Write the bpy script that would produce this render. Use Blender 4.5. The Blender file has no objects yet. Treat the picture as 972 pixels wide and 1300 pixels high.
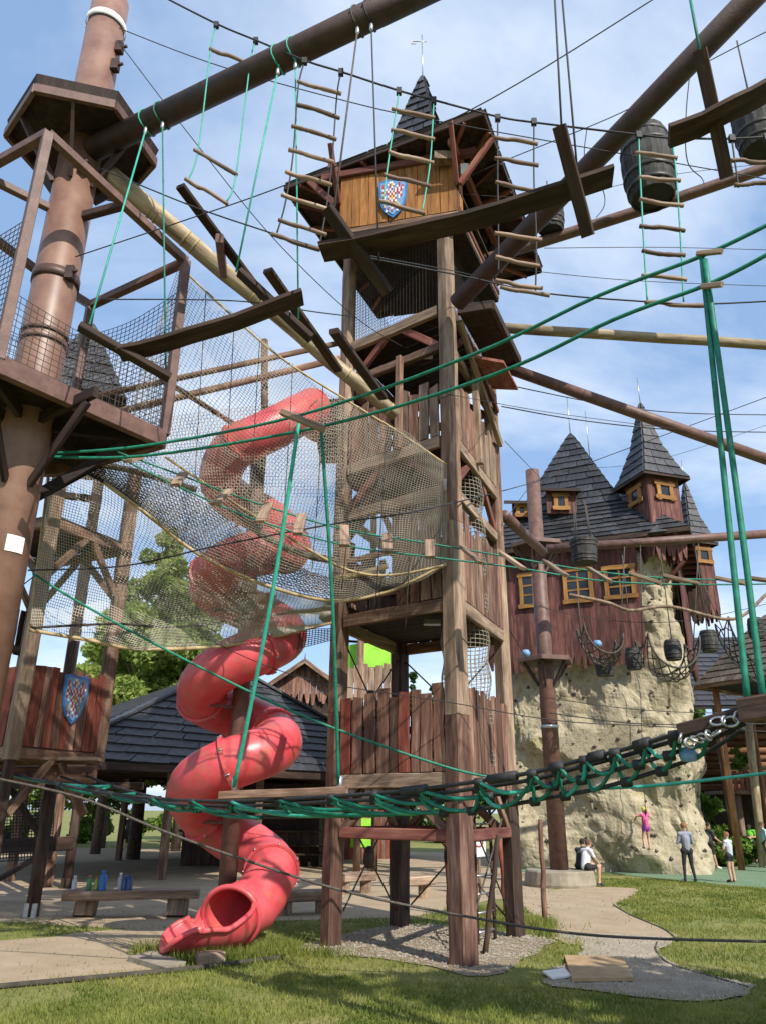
import bpy, math, random
import numpy as np
from mathutils import Vector, Matrix, noise

R = math.radians
rnd = random.Random(11)
scene = bpy.context.scene
COL = scene.collection

# ------------------------------------------------------------------ camera
CAM = Vector((0, 0, 2.0))
PITCH = 21.3
camd = bpy.data.cameras.new('camera')
cam = bpy.data.objects.new('camera', camd)
COL.objects.link(cam)
CM = Matrix.Translation(CAM) @ Matrix.Rotation(R(90 + PITCH), 4, 'X') @ Matrix.Rotation(R(0.5), 4, 'Z')
cam.matrix_world = CM
camd.sensor_fit = 'VERTICAL'
camd.sensor_height = 36.0
camd.lens = 27.0
camd.clip_end = 3000
scene.camera = cam

# ------------------------------------------------------------------ sky, sun, exposure
SUN_EL, SUN_AZ = 41.0, 147.0          # azimuth clockwise from +Y
world = bpy.data.worlds.new('World')
scene.world = world
world.use_nodes = True
wn, wl = world.node_tree.nodes, world.node_tree.links
wn.clear()
w_out = wn.new('ShaderNodeOutputWorld')
w_bg = wn.new('ShaderNodeBackground')
w_bg.inputs['Strength'].default_value = 0.135
w_sky = wn.new('ShaderNodeTexSky')
w_sky.sky_type = 'NISHITA'
w_sky.sun_disc = False
w_sky.sun_elevation = R(SUN_EL)
w_sky.sun_rotation = R(SUN_AZ)
w_sky.air_density = 1.0
w_sky.dust_density = 0.8
w_sky.ozone_density = 1.6
w_tc = wn.new('ShaderNodeTexCoord')
w_sep = wn.new('ShaderNodeSeparateXYZ')
wl.new(w_tc.outputs['Generated'], w_sep.inputs[0])
w_add = wn.new('ShaderNodeMath'); w_add.operation = 'MAXIMUM'; w_add.inputs[1].default_value = 0.0
w_ad2 = wn.new('ShaderNodeMath'); w_ad2.operation = 'ADD'; w_ad2.inputs[1].default_value = 0.22
wl.new(w_sep.outputs['Z'], w_add.inputs[0]); wl.new(w_add.outputs[0], w_ad2.inputs[0])
w_dx = wn.new('ShaderNodeMath'); w_dx.operation = 'DIVIDE'
w_dy = wn.new('ShaderNodeMath'); w_dy.operation = 'DIVIDE'
wl.new(w_sep.outputs['X'], w_dx.inputs[0]); wl.new(w_ad2.outputs[0], w_dx.inputs[1])
wl.new(w_sep.outputs['Y'], w_dy.inputs[0]); wl.new(w_ad2.outputs[0], w_dy.inputs[1])
w_cmb = wn.new('ShaderNodeCombineXYZ')
wl.new(w_dx.outputs[0], w_cmb.inputs['X']); wl.new(w_dy.outputs[0], w_cmb.inputs['Y'])
w_map = wn.new('ShaderNodeMapping'); w_map.inputs['Rotation'].default_value = (0, 0, R(-24)); w_map.inputs['Scale'].default_value = (0.9, 1.5, 1)
w_map.inputs['Location'].default_value = (3.1, 0.4, 0)
wl.new(w_cmb.outputs[0], w_map.inputs['Vector'])
w_nz = wn.new('ShaderNodeTexNoise'); w_nz.inputs['Scale'].default_value = 0.95; w_nz.inputs['Detail'].default_value = 9
w_nz.inputs['Roughness'].default_value = 0.58; w_nz.inputs['Distortion'].default_value = 0.35
wl.new(w_map.outputs[0], w_nz.inputs['Vector'])
w_rp = wn.new('ShaderNodeValToRGB')
w_rp.color_ramp.elements[0].position = 0.43; w_rp.color_ramp.elements[0].color = (0.0, 0.0, 0.0, 1)
w_rp.color_ramp.elements[1].position = 0.72; w_rp.color_ramp.elements[1].color = (0.80, 0.80, 0.80, 1)
wl.new(w_nz.outputs['Fac'], w_rp.inputs[0])
w_mix = wn.new('ShaderNodeMix'); w_mix.data_type = 'RGBA'
w_mix.inputs['B'].default_value = (7.0, 7.4, 7.9, 1)
wl.new(w_rp.outputs[0], w_mix.inputs['Factor'])
w_haze = wn.new('ShaderNodeMix'); w_haze.data_type = 'RGBA'; w_haze.inputs['Factor'].default_value = 0.5
w_haze.inputs['B'].default_value = (2.6, 4.1, 6.6, 1)
wl.new(w_sky.outputs[0], w_haze.inputs['A']); wl.new(w_haze.outputs['Result'], w_mix.inputs['A'])
wl.new(w_mix.outputs['Result'], w_bg.inputs['Color'])
wl.new(w_bg.outputs[0], w_out.inputs['Surface'])

sd = bpy.data.lights.new('sun', 'SUN')
sd.energy = 4.6
sd.angle = R(0.5)
sd.color = (1.0, 0.94, 0.84)
sun = bpy.data.objects.new('sun', sd)
COL.objects.link(sun)
SDIR = Vector((math.cos(R(SUN_EL)) * math.sin(R(SUN_AZ)), math.cos(R(SUN_EL)) * math.cos(R(SUN_AZ)), math.sin(R(SUN_EL))))
sun.rotation_euler = (-SDIR).to_track_quat('-Z', 'Y').to_euler()
sun.location = (6, -12, 30)

scene.view_settings.view_transform = 'Standard'
scene.view_settings.look = 'None'
scene.view_settings.exposure = 0.35
scene.view_settings.gamma = 1.0
scene.view_settings.use_curve_mapping = False

# ------------------------------------------------------------------ places in the scene (metres), read off the photograph with real depths
CR = CM.to_3x3()
def ray(px, py):
    return CR @ Vector(((px - 486) / 975.0, (650 - py) / 975.0, -1.0))
def P(px, py, Y):
    d = ray(px, py); return CAM + d * (Y / d.y)
def V(px, py, z):
    d = ray(px, py); return CAM + d * ((z - 2.0) / d.z)
def G(px, py):
    return V(px, py, 0.0)
def lerp(a, b, t):
    return a + (b - a) * t

# ------------------------------------------------------------------ materials
def new_mat(name):
    m = bpy.data.materials.new(name); m.use_nodes = True
    nt = m.node_tree
    return m, nt.nodes, nt.links, nt.nodes['Principled BSDF']
def ramp(N, stops):
    r = N.new('ShaderNodeValToRGB')
    e = r.color_ramp.elements
    e[0].position, e[0].color = stops[0][0], (*stops[0][1], 1)
    e[1].position, e[1].color = stops[-1][0], (*stops[-1][1], 1)
    for p, c in stops[1:-1]:
        x = e.new(p); x.color = (*c, 1)
    return r
def wood(name, dark, mid, light, rough=0.75, zs=0.8, vary=0.35):
    m, N, L, B = new_mat(name)
    tc = N.new('ShaderNodeTexCoord'); oi = N.new('ShaderNodeObjectInfo')
    mul = N.new('ShaderNodeMath'); mul.operation = 'MULTIPLY'; mul.inputs[1].default_value = 57
    L.new(oi.outputs['Random'], mul.inputs[0])
    va = N.new('ShaderNodeVectorMath'); va.operation = 'ADD'
    L.new(tc.outputs['Object'], va.inputs[0]); L.new(mul.outputs[0], va.inputs[1])
    mp = N.new('ShaderNodeMapping'); mp.inputs['Scale'].default_value = (5, 5, zs)
    L.new(va.outputs[0], mp.inputs['Vector'])
    n1 = N.new('ShaderNodeTexNoise'); n1.inputs['Scale'].default_value = 1.6; n1.inputs['Detail'].default_value = 6; n1.inputs['Roughness'].default_value = 0.62
    L.new(mp.outputs[0], n1.inputs['Vector'])
    mp2 = N.new('ShaderNodeMapping'); mp2.inputs['Scale'].default_value = (38, 38, 1.4)
    L.new(va.outputs[0], mp2.inputs['Vector'])
    n2 = N.new('ShaderNodeTexNoise'); n2.inputs['Scale'].default_value = 1.5; n2.inputs['Detail'].default_value = 4
    L.new(mp2.outputs[0], n2.inputs['Vector'])
    mx = N.new('ShaderNodeMath'); mx.operation = 'MULTIPLY_ADD'; mx.inputs[1].default_value = 0.30
    s = N.new('ShaderNodeMath'); s.operation = 'MULTIPLY'; s.inputs[1].default_value = 0.74
    L.new(n1.outputs['Fac'], s.inputs[0]); L.new(n2.outputs['Fac'], mx.inputs[0]); L.new(s.outputs[0], mx.inputs[2])
    rp = ramp(N, [(0.38, dark), (0.53, mid), (0.68, light)])
    L.new(mx.outputs[0], rp.inputs[0])
    hs = N.new('ShaderNodeHueSaturation')
    mr = N.new('ShaderNodeMapRange'); mr.inputs['To Min'].default_value = 1 - vary; mr.inputs['To Max'].default_value = 1 + vary
    L.new(oi.outputs['Random'], mr.inputs['Value']); L.new(mr.outputs[0], hs.inputs['Value'])
    L.new(rp.outputs[0], hs.inputs['Color']); L.new(hs.outputs[0], B.inputs['Base Color'])
    B.inputs['Roughness'].default_value = rough
    B.inputs['Specular IOR Level'].default_value = 0.3
    bp = N.new('ShaderNodeBump'); bp.inputs['Strength'].default_value = 0.5; bp.inputs['Distance'].default_value = 0.012
    L.new(mx.outputs[0], bp.inputs['Height']); L.new(bp.outputs[0], B.inputs['Normal'])
    return m
def stain(name, c0, c1, rough=0.5, scale=3.0, bump=0.0, metal=0.0, c2=None, vary=0.0, spec=0.5, det=6):
    m, N, L, B = new_mat(name)
    tc = N.new('ShaderNodeTexCoord')
    n = N.new('ShaderNodeTexNoise'); n.inputs['Scale'].default_value = scale; n.inputs['Detail'].default_value = det; n.inputs['Roughness'].default_value = 0.6
    L.new(tc.outputs['Object'], n.inputs['Vector'])
    st = [(0.35, c0), (0.65, c1)] if c2 is None else [(0.36, c0), (0.52, c1), (0.68, c2)]
    rp = ramp(N, st); L.new(n.outputs['Fac'], rp.inputs[0])
    last = rp.outputs[0]
    if vary:
        oi = N.new('ShaderNodeObjectInfo'); hs = N.new('ShaderNodeHueSaturation')
        mr = N.new('ShaderNodeMapRange'); mr.inputs['To Min'].default_value = 1 - vary; mr.inputs['To Max'].default_value = 1 + vary
        L.new(oi.outputs['Random'], mr.inputs['Value']); L.new(mr.outputs[0], hs.inputs['Value'])
        L.new(last, hs.inputs['Color']); last = hs.outputs[0]
    L.new(last, B.inputs['Base Color'])
    B.inputs['Roughness'].default_value = rough; B.inputs['Metallic'].default_value = metal
    B.inputs['Specular IOR Level'].default_value = spec
    if bump:
        n2 = N.new('ShaderNodeTexNoise'); n2.inputs['Scale'].default_value = scale * 6; n2.inputs['Detail'].default_value = 5
        L.new(tc.outputs['Object'], n2.inputs['Vector'])
        bp = N.new('ShaderNodeBump'); bp.inputs['Strength'].default_value = bump; bp.inputs['Distance'].default_value = 0.02
        L.new(n2.outputs['Fac'], bp.inputs['Height']); L.new(bp.outputs[0], B.inputs['Normal'])
    return m
def ground_mat(name, stops, scale, fine, bump=0.6, rough=0.95):
    m, N, L, B = new_mat(name)
    tc = N.new('ShaderNodeTexCoord')
    n = N.new('ShaderNodeTexNoise'); n.inputs['Scale'].default_value = scale; n.inputs['Detail'].default_value = 8; n.inputs['Roughness'].default_value = 0.65
    f = N.new('ShaderNodeTexNoise'); f.inputs['Scale'].default_value = fine; f.inputs['Detail'].default_value = 4; f.inputs['Roughness'].default_value = 0.7
    L.new(tc.outputs['Object'], n.inputs['Vector']); L.new(tc.outputs['Object'], f.inputs['Vector'])
    a = N.new('ShaderNodeMath'); a.operation = 'MULTIPLY_ADD'; a.inputs[1].default_value = 0.5
    b = N.new('ShaderNodeMath'); b.operation = 'MULTIPLY'; b.inputs[1].default_value = 0.5
    L.new(n.outputs['Fac'], b.inputs[0]); L.new(f.outputs['Fac'], a.inputs[0]); L.new(b.outputs[0], a.inputs[2])
    rp = ramp(N, stops); L.new(a.outputs[0], rp.inputs[0]); L.new(rp.outputs[0], B.inputs['Base Color'])
    B.inputs['Roughness'].default_value = rough; B.inputs['Specular IOR Level'].default_value = 0.15
    bp = N.new('ShaderNodeBump'); bp.inputs['Strength'].default_value = bump; bp.inputs['Distance'].default_value = 0.03
    L.new(f.outputs['Fac'], bp.inputs['Height']); L.new(bp.outputs[0], B.inputs['Normal'])
    return m
def leaf_mat(name, c0, c1, trans=0.35):
    m, N, L, B = new_mat(name)
    tc = N.new('ShaderNodeTexCoord')
    n = N.new('ShaderNodeTexNoise'); n.inputs['Scale'].default_value = 0.9; n.inputs['Detail'].default_value = 5
    L.new(tc.outputs['Object'], n.inputs['Vector'])
    rp = ramp(N, [(0.35, c0), (0.65, c1)]); L.new(n.outputs['Fac'], rp.inputs[0])
    L.new(rp.outputs[0], B.inputs['Base Color'])
    B.inputs['Roughness'].default_value = 0.6; B.inputs['Specular IOR Level'].default_value = 0.25
    tr = N.new('ShaderNodeBsdfTranslucent'); L.new(rp.outputs[0], tr.inputs['Color'])
    mx = N.new('ShaderNodeMixShader'); mx.inputs[0].default_value = trans
    L.new(B.outputs[0], mx.inputs[1]); L.new(tr.outputs[0], mx.inputs[2])
    L.new(mx.outputs[0], N['Material Output'].inputs['Surface'])
    return m
def slide_mat():
    m, N, L, B = new_mat('red_plastic')
    tc = N.new('ShaderNodeTexCoord')
    n = N.new('ShaderNodeTexNoise'); n.inputs['Scale'].default_value = 2.2; n.inputs['Detail'].default_value = 8; n.inputs['Roughness'].default_value = 0.65
    L.new(tc.outputs['Object'], n.inputs['Vector'])
    base = ramp(N, [(0.3, (0.54, 0.045, 0.058)), (0.7, (0.70, 0.12, 0.135))]); L.new(n.outputs['Fac'], base.inputs[0])
    n3 = N.new('ShaderNodeTexNoise'); n3.inputs['Scale'].default_value = 3.1; n3.inputs['Detail'].default_value = 9; n3.inputs['Roughness'].default_value = 0.75
    L.new(tc.outputs['Object'], n3.inputs['Vector'])
    dirt = ramp(N, [(0.52, (0, 0, 0)), (0.68, (0.85, 0.85, 0.85))]); L.new(n3.outputs['Fac'], dirt.inputs[0])
    mx = N.new('ShaderNodeMix'); mx.data_type = 'RGBA'; mx.inputs['B'].default_value = (0.26, 0.16, 0.07, 1)
    L.new(dirt.outputs[0], mx.inputs['Factor']); L.new(base.outputs[0], mx.inputs['A'])
    L.new(mx.outputs['Result'], B.inputs['Base Color'])
    rr = ramp(N, [(0.3, (0.28, 0.28, 0.28)), (0.7, (0.5, 0.5, 0.5))]); L.new(n3.outputs['Fac'], rr.inputs[0]); L.new(rr.outputs[0], B.inputs['Roughness'])
    B.inputs['Subsurface Weight'].default_value = 0.0
    return m

M = {}
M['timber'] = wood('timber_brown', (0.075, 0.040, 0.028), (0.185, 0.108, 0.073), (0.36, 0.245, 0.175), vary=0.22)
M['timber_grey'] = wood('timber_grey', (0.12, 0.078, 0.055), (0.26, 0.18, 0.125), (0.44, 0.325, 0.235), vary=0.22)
M['timber_low'] = wood('timber_low', (0.05, 0.024, 0.018), (0.12, 0.062, 0.045), (0.25, 0.15, 0.11), vary=0.2)  # darker timber; on the tower posts it paints in shade from deck and trees
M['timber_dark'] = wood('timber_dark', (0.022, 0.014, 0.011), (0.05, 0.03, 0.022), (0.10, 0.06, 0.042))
M['fence'] = wood('fence_plank', (0.08, 0.038, 0.027), (0.18, 0.09, 0.062), (0.36, 0.22, 0.155), vary=0.45)
M['fence_red'] = wood('fence_plank_red', (0.09, 0.024, 0.016), (0.19, 0.05, 0.031), (0.28, 0.10, 0.065), vary=0.35)
M['castle_plank'] = wood('castle_plank', (0.05, 0.020, 0.017), (0.11, 0.042, 0.035), (0.19, 0.085, 0.07), vary=0.4)
M['orange'] = wood('orange_plank', (0.15, 0.06, 0.017), (0.27, 0.115, 0.03), (0.39, 0.18, 0.055), vary=0.25)
M['frame_orange'] = wood('window_frame', (0.15, 0.07, 0.02), (0.27, 0.13, 0.035), (0.38, 0.20, 0.065), vary=0.25)
M['beam_red'] = wood('beam_red', (0.10, 0.03, 0.024), (0.19, 0.066, 0.05), (0.28, 0.12, 0.09))
M['plank_bridge'] = wood('plank_bridge', (0.022, 0.012, 0.009), (0.045, 0.024, 0.016), (0.09, 0.055, 0.034))
M['rung'] = wood('rung', (0.12, 0.075, 0.055), (0.23, 0.155, 0.115), (0.36, 0.27, 0.21))
M['log'] = wood('log_pale', (0.13, 0.09, 0.055), (0.29, 0.225, 0.145), (0.46, 0.385, 0.265))
M['log_orange'] = wood('log_orange', (0.10, 0.045, 0.022), (0.20, 0.095, 0.045), (0.30, 0.16, 0.08))
M['steel'] = stain('brown_steel', (0.095, 0.047, 0.037), (0.165, 0.088, 0.068), 0.55, 5.0, bump=0.15, vary=0.06)
M['steel_dark'] = stain('dark_brown_steel', (0.034, 0.017, 0.014), (0.065, 0.034, 0.028), 0.6, 5.0, bump=0.15)
M['mast'] = stain('mast_steel', (0.165, 0.085, 0.06), (0.255, 0.145, 0.105), 0.46, 2.6, bump=0.06)
M['mast_band'] = stain('mast_band', (0.06, 0.032, 0.025), (0.09, 0.045, 0.035), 0.5, 3)
M['deck_dark'] = wood('deck_dark', (0.016, 0.010, 0.009), (0.03, 0.018, 0.015), (0.055, 0.032, 0.027))  # near black; carries painted shade on the platform undersides
M['rope_black'] = stain('rope_black', (0.012, 0.012, 0.014), (0.03, 0.03, 0.032), 0.7, 30)
M['rope_brown'] = stain('rope_brown', (0.05, 0.04, 0.033), (0.10, 0.085, 0.07), 0.8, 30)
M['rope_green'] = stain('rope_green', (0.0, 0.115, 0.07), (0.006, 0.21, 0.135), 0.6, 12)
M['rope_mint'] = stain('rope_mint', (0.02, 0.30, 0.21), (0.05, 0.42, 0.31), 0.55, 12)
M['rope_tan'] = stain('rope_tan', (0.32, 0.23, 0.115), (0.50, 0.38, 0.21), 0.85, 10)
M['net_dark'] = stain('net_dark', (0.03, 0.025, 0.022), (0.06, 0.05, 0.042), 0.85, 4)
M['net_tan'] = stain('net_tan', (0.24, 0.21, 0.165), (0.38, 0.34, 0.275), 0.9, 3)
M['net_beige'] = stain('net_beige', (0.42, 0.385, 0.31), (0.56, 0.52, 0.44), 0.9, 3)
M['metal'] = stain('galvanised', (0.35, 0.36, 0.37), (0.55, 0.55, 0.56), 0.35, 20, metal=0.8)
M['slide'] = slide_mat()
M['shingle'] = stain('slate_shingle', (0.020, 0.020, 0.024), (0.05, 0.05, 0.056), 0.5, 6, bump=0.3, vary=0.5)
M['shingle_brown'] = stain('brown_shingle', (0.07, 0.06, 0.05), (0.15, 0.13, 0.105), 0.8, 6, bump=0.3, vary=0.35)
M['under_roof'] = stain('under_roof', (0.012, 0.011, 0.012), (0.025, 0.022, 0.023), 0.8, 4)
M['rock'] = None
M['hold'] = stain('hold', (0.03, 0.028, 0.03), (0.09, 0.06, 0.05), 0.6, 1.5)
M['glass'] = stain('window_glass', (0.012, 0.014, 0.018), (0.03, 0.035, 0.045), 0.08, 3)
M['barrel'] = wood('barrel', (0.02, 0.02, 0.02), (0.045, 0.043, 0.042), (0.09, 0.085, 0.08), vary=0.2)
M['hoop'] = stain('hoop', (0.025, 0.022, 0.02), (0.05, 0.045, 0.04), 0.5, 8, metal=0.3)
M['concrete'] = stain('concrete', (0.20, 0.17, 0.125), (0.32, 0.28, 0.215), 0.9, 3, bump=0.4)
M['blue'] = stain('shield_blue', (0.03, 0.13, 0.36), (0.06, 0.22, 0.50), 0.45, 8)
M['blue_light'] = stain('shield_field', (0.11, 0.24, 0.46), (0.21, 0.36, 0.58), 0.5, 9)
M['em_red'] = stain('emblem_red', (0.36, 0.02, 0.03), (0.5, 0.05, 0.06), 0.5, 9)
M['em_white'] = stain('emblem_white', (0.62, 0.60, 0.56), (0.78, 0.76, 0.72), 0.5, 9)
M['em_yellow'] = stain('emblem_yellow', (0.5, 0.36, 0.04), (0.62, 0.47, 0.08), 0.5, 9)
M['white'] = stain('white_plastic', (0.70, 0.70, 0.68), (0.80, 0.80, 0.78), 0.5, 5)
M['lime'] = stain('lime_fabric', (0.19, 0.50, 0.02), (0.30, 0.66, 0.05), 0.7, 2)
M['thatch'] = stain('thatch', (0.14, 0.11, 0.075), (0.28, 0.23, 0.165), 0.95, 9, bump=0.8)
M['bark'] = stain('bark', (0.07, 0.05, 0.035), (0.16, 0.12, 0.09), 0.9, 8, bump=0.6)
M['leaf'] = leaf_mat('leaf_green', (0.07, 0.14, 0.02), (0.17, 0.27, 0.04))
M['leaf_dark'] = leaf_mat('leaf_dark', (0.02, 0.055, 0.012), (0.05, 0.11, 0.02), 0.2)
M['leaf_light'] = leaf_mat('leaf_light', (0.20, 0.29, 0.06), (0.37, 0.45, 0.13), 0.5)
M['grass_blade'] = leaf_mat('grass_blade', (0.12, 0.165, 0.026), (0.28, 0.29, 0.07), 0.35)
M['grass'] = ground_mat('grass_ground', [(0.3, (0.09, 0.11, 0.028)), (0.45, (0.16, 0.175, 0.05)), (0.56, (0.24, 0.225, 0.085)), (0.70, (0.33, 0.27, 0.14))], 0.7, 26)
M['sand'] = ground_mat('sand_ground', [(0.3, (0.24, 0.175, 0.11)), (0.5, (0.36, 0.28, 0.19)), (0.7, (0.46, 0.37, 0.265))], 1.1, 30, 0.35)
M['gravel'] = ground_mat('gravel_ground', [(0.30, (0.20, 0.165, 0.12)), (0.48, (0.37, 0.32, 0.25)), (0.66, (0.57, 0.51, 0.42))], 1.6, 55, 0.9)
M['dirt'] = ground_mat('dirt_ground', [(0.3, (0.17, 0.13, 0.09)), (0.5, (0.27, 0.215, 0.15)), (0.7, (0.37, 0.30, 0.22))], 1.3, 30, 0.5)
M['rubber'] = ground_mat('rubber_ground', [(0.3, (0.10, 0.17, 0.10)), (0.5, (0.15, 0.225, 0.14)), (0.7, (0.20, 0.27, 0.175))], 1.2, 60, 0.2)
M['board'] = stain('ground_board', (0.30, 0.20, 0.10), (0.42, 0.29, 0.16), 0.8, 4, bump=0.2)
M['edging'] = stain('edging', (0.035, 0.03, 0.025), (0.07, 0.06, 0.045), 0.9, 6)

def rock_mat():
    m, N, L, B = new_mat('climbing_rock')
    tc = N.new('ShaderNodeTexCoord')
    n = N.new('ShaderNodeTexNoise'); n.inputs['Scale'].default_value = 0.55; n.inputs['Detail'].default_value = 8; n.inputs['Roughness'].default_value = 0.6
    L.new(tc.outputs['Object'], n.inputs['Vector'])
    rp = ramp(N, [(0.3, (0.25, 0.21, 0.145)), (0.47, (0.39, 0.335, 0.23)), (0.60, (0.46, 0.40, 0.28)), (0.70, (0.30, 0.275, 0.11))])
    L.new(n.outputs['Fac'], rp.inputs[0])
    n2 = N.new('ShaderNodeTexNoise'); n2.inputs['Scale'].default_value = 3.5; n2.inputs['Detail'].default_value = 10; n2.inputs['Roughness'].default_value = 0.7
    L.new(tc.outputs['Object'], n2.inputs['Vector'])
    r2 = ramp(N, [(0.33, (0.55, 0.52, 0.48)), (0.5, (1, 1, 1))]); L.new(n2.outputs['Fac'], r2.inputs[0])
    mx = N.new('ShaderNodeMix'); mx.data_type = 'RGBA'; mx.blend_type = 'MULTIPLY'; mx.inputs['Factor'].default_value = 1
    L.new(rp.outputs[0], mx.inputs['A']); L.new(r2.outputs[0], mx.inputs['B'])
    L.new(mx.outputs['Result'], B.inputs['Base Color']); B.inputs['Roughness'].default_value = 0.9
    B.inputs['Specular IOR Level'].default_value = 0.2
    bp = N.new('ShaderNodeBump'); bp.inputs['Strength'].default_value = 0.9; bp.inputs['Distance'].default_value = 0.10
    L.new(n2.outputs['Fac'], bp.inputs['Height']); L.new(bp.outputs[0], B.inputs['Normal'])
    return m
M['rock'] = rock_mat()

# ------------------------------------------------------------------ scene-graph helpers
WM = {}
def _place(o, W, parent):
    COL.objects.link(o)
    if parent is not None:
        o.parent = parent
        o.matrix_local = WM[parent.name].inverted() @ W
    else:
        o.matrix_world = W
    WM[o.name] = W
    return o
def thing(name, label, cat, loc, group=None):
    o = bpy.data.objects.new(name, None); o.empty_display_size = 0.1
    _place(o, Matrix.Translation(Vector(loc)), None)
    return tag(o, label, cat, group)
def tag(o, label, cat=None, group=None, kind=None):
    if label: o['label'] = label
    if cat: o['category'] = cat
    if group: o['group'] = group
    if kind: o['kind'] = kind
    return o
def mesh_obj(name, verts, faces, mat, parent=None, W=None, smooth=False, mats=None, fm=None):
    """verts are world coordinates when W is None (origin goes to the middle of the base), else local to W"""
    me = bpy.data.meshes.new(name)
    if W is None:
        a = np.array([tuple(v) for v in verts], dtype=float)
        o0 = Vector(((a[:, 0].min() + a[:, 0].max()) / 2, (a[:, 1].min() + a[:, 1].max()) / 2, a[:, 2].min()))
        a = a - np.array(o0)
        W = Matrix.Translation(o0); verts = a.tolist()
    me.from_pydata([tuple(v) for v in verts], [], faces)
    for mm in (mats or [mat]): me.materials.append(mm)
    if fm: me.polygons.foreach_set('material_index', fm)
    if smooth: me.polygons.foreach_set('use_smooth', [True] * len(me.polygons))
    me.update()
    o = bpy.data.objects.new(name, me)
    return _place(o, W, parent)
def share(src, name, W, parent=None):
    o = src.copy(); o.name = name
    o.parent = None; o.matrix_parent_inverse.identity()
    return _place(o, W, parent)

class MB:
    def __init__(s): s.v = []; s.f = []
    def add(s, vs, fs):
        b = len(s.v); s.v += [Vector(x) for x in vs]; s.f += [tuple(i + b for i in f) for f in fs]; return s
    def box(s, c, size, M3=None):
        c = Vector(c); h = Vector(size) / 2
        vs = []
        for x, y, z in ((-1,-1,-1),(1,-1,-1),(1,1,-1),(-1,1,-1),(-1,-1,1),(1,-1,1),(1,1,1),(-1,1,1)):
            p = Vector((x*h.x, y*h.y, z*h.z))
            if M3: p = M3 @ p
            vs.append(c + p)
        return s.add(vs, [(0,3,2,1),(4,5,6,7),(0,1,5,4),(1,2,6,5),(2,3,7,6),(3,0,4,7)])
    def slab(s, poly, d):
        """poly of world points extruded by vector d"""
        n = len(poly); d = Vector(d)
        vs = [Vector(p) for p in poly] + [Vector(p) + d for p in poly]
        fs = [tuple(reversed(range(n))), tuple(range(n, 2*n))] + [(i, (i+1) % n, n+(i+1) % n, n+i) for i in range(n)]
        return s.add(vs, fs)
    def tube(s, pts, r, n=8, caps=True):
        pts = [Vector(p) for p in pts]; m = len(pts)
        rs = r if isinstance(r, (list, tuple)) else [r] * m
        b = len(s.v); up = None
        for i, p in enumerate(pts):
            t = (pts[min(i+1, m-1)] - pts[max(i-1, 0)]).normalized()
            if up is None:
                up = Vector((0,0,1)) if abs(t.z) < 0.9 else Vector((1,0,0))
            x = up.cross(t)
            if x.length < 1e-5: x = Vector((1,0,0)).cross(t)
            x.normalize(); y = t.cross(x); up = y
            for k in range(n):
                a = 2*math.pi*k/n
                s.v.append(p + (x*math.cos(a) + y*math.sin(a)) * rs[i])
        for i in range(m-1):
            for k in range(n):
                s.f.append((b+i*n+k, b+i*n+(k+1) % n, b+(i+1)*n+(k+1) % n, b+(i+1)*n+k))
        if caps:
            s.f.append(tuple(b+k for k in reversed(range(n)))); s.f.append(tuple(b+(m-1)*n+k for k in range(n)))
        return s
    def lathe(s, prof, n=16, c=(0,0,0), closed=True):
        c = Vector(c); b = len(s.v); m = len(prof)
        for r, z in prof:
            for k in range(n):
                a = 2*math.pi*k/n; s.v.append(c + Vector((r*math.cos(a), r*math.sin(a), z)))
        for i in range(m-1):
            for k in range(n):
                s.f.append((b+i*n+k, b+i*n+(k+1) % n, b+(i+1)*n+(k+1) % n, b+(i+1)*n+k))
        if closed:
            s.f.append(tuple(b+k for k in reversed(range(n)))); s.f.append(tuple(b+(m-1)*n+k for k in range(n)))
        return s
    def build(s, name, mat, parent=None, smooth=False, W=None):
        return mesh_obj(name, s.v, s.f, M[mat] if isinstance(mat, str) else mat, parent, W, smooth)

def frame(p0, zdir, xhint=Vector((0,0,1))):
    z = Vector(zdir).normalized(); x = Vector(xhint); x = x - z * x.dot(z)
    if x.length < 1e-4: x = Vector((1,0,0)) - z * z.x
    x.normalize(); y = z.cross(x)
    W = Matrix((x, y, z)).transposed().to_4x4(); W.translation = Vector(p0)
    return W
def hewn(name, p0, p1, w, h, mat, parent=None, hint=(0,0,1), jit=0.02, seg=4, cham=0.12, taper=1.0):
    """a hewn timber with chamfered, slightly uneven section; local z runs along it"""
    p0, p1 = Vector(p0), Vector(p1); L = (p1-p0).length
    W = frame(p0, p1-p0, Vector(hint))
    vs, fs = [], []
    c = cham * min(w, h)
    sec = [(-w/2+c,-h/2),(w/2-c,-h/2),(w/2,-h/2+c),(w/2,h/2-c),(w/2-c,h/2),(-w/2+c,h/2),(-w/2,h/2-c),(-w/2,-h/2+c)]
    for i in range(seg+1):
        t = i/seg; k = lerp(1.0, taper, t)
        ox, oy = rnd.uniform(-jit, jit)*0.4*w*2, rnd.uniform(-jit, jit)*0.4*h*2
        for x, y in sec:
            vs.append((x*k*(1+rnd.uniform(-jit, jit)) + ox, y*k*(1+rnd.uniform(-jit, jit)) + oy, L*t))
    for i in range(seg):
        for k in range(8):
            fs.append((i*8+k, i*8+(k+1) % 8, (i+1)*8+(k+1) % 8, (i+1)*8+k))
    fs.append(tuple(reversed(range(8)))); fs.append(tuple(seg*8+k for k in range(8)))
    return mesh_obj(name, vs, fs, M[mat], parent, W)
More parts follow.
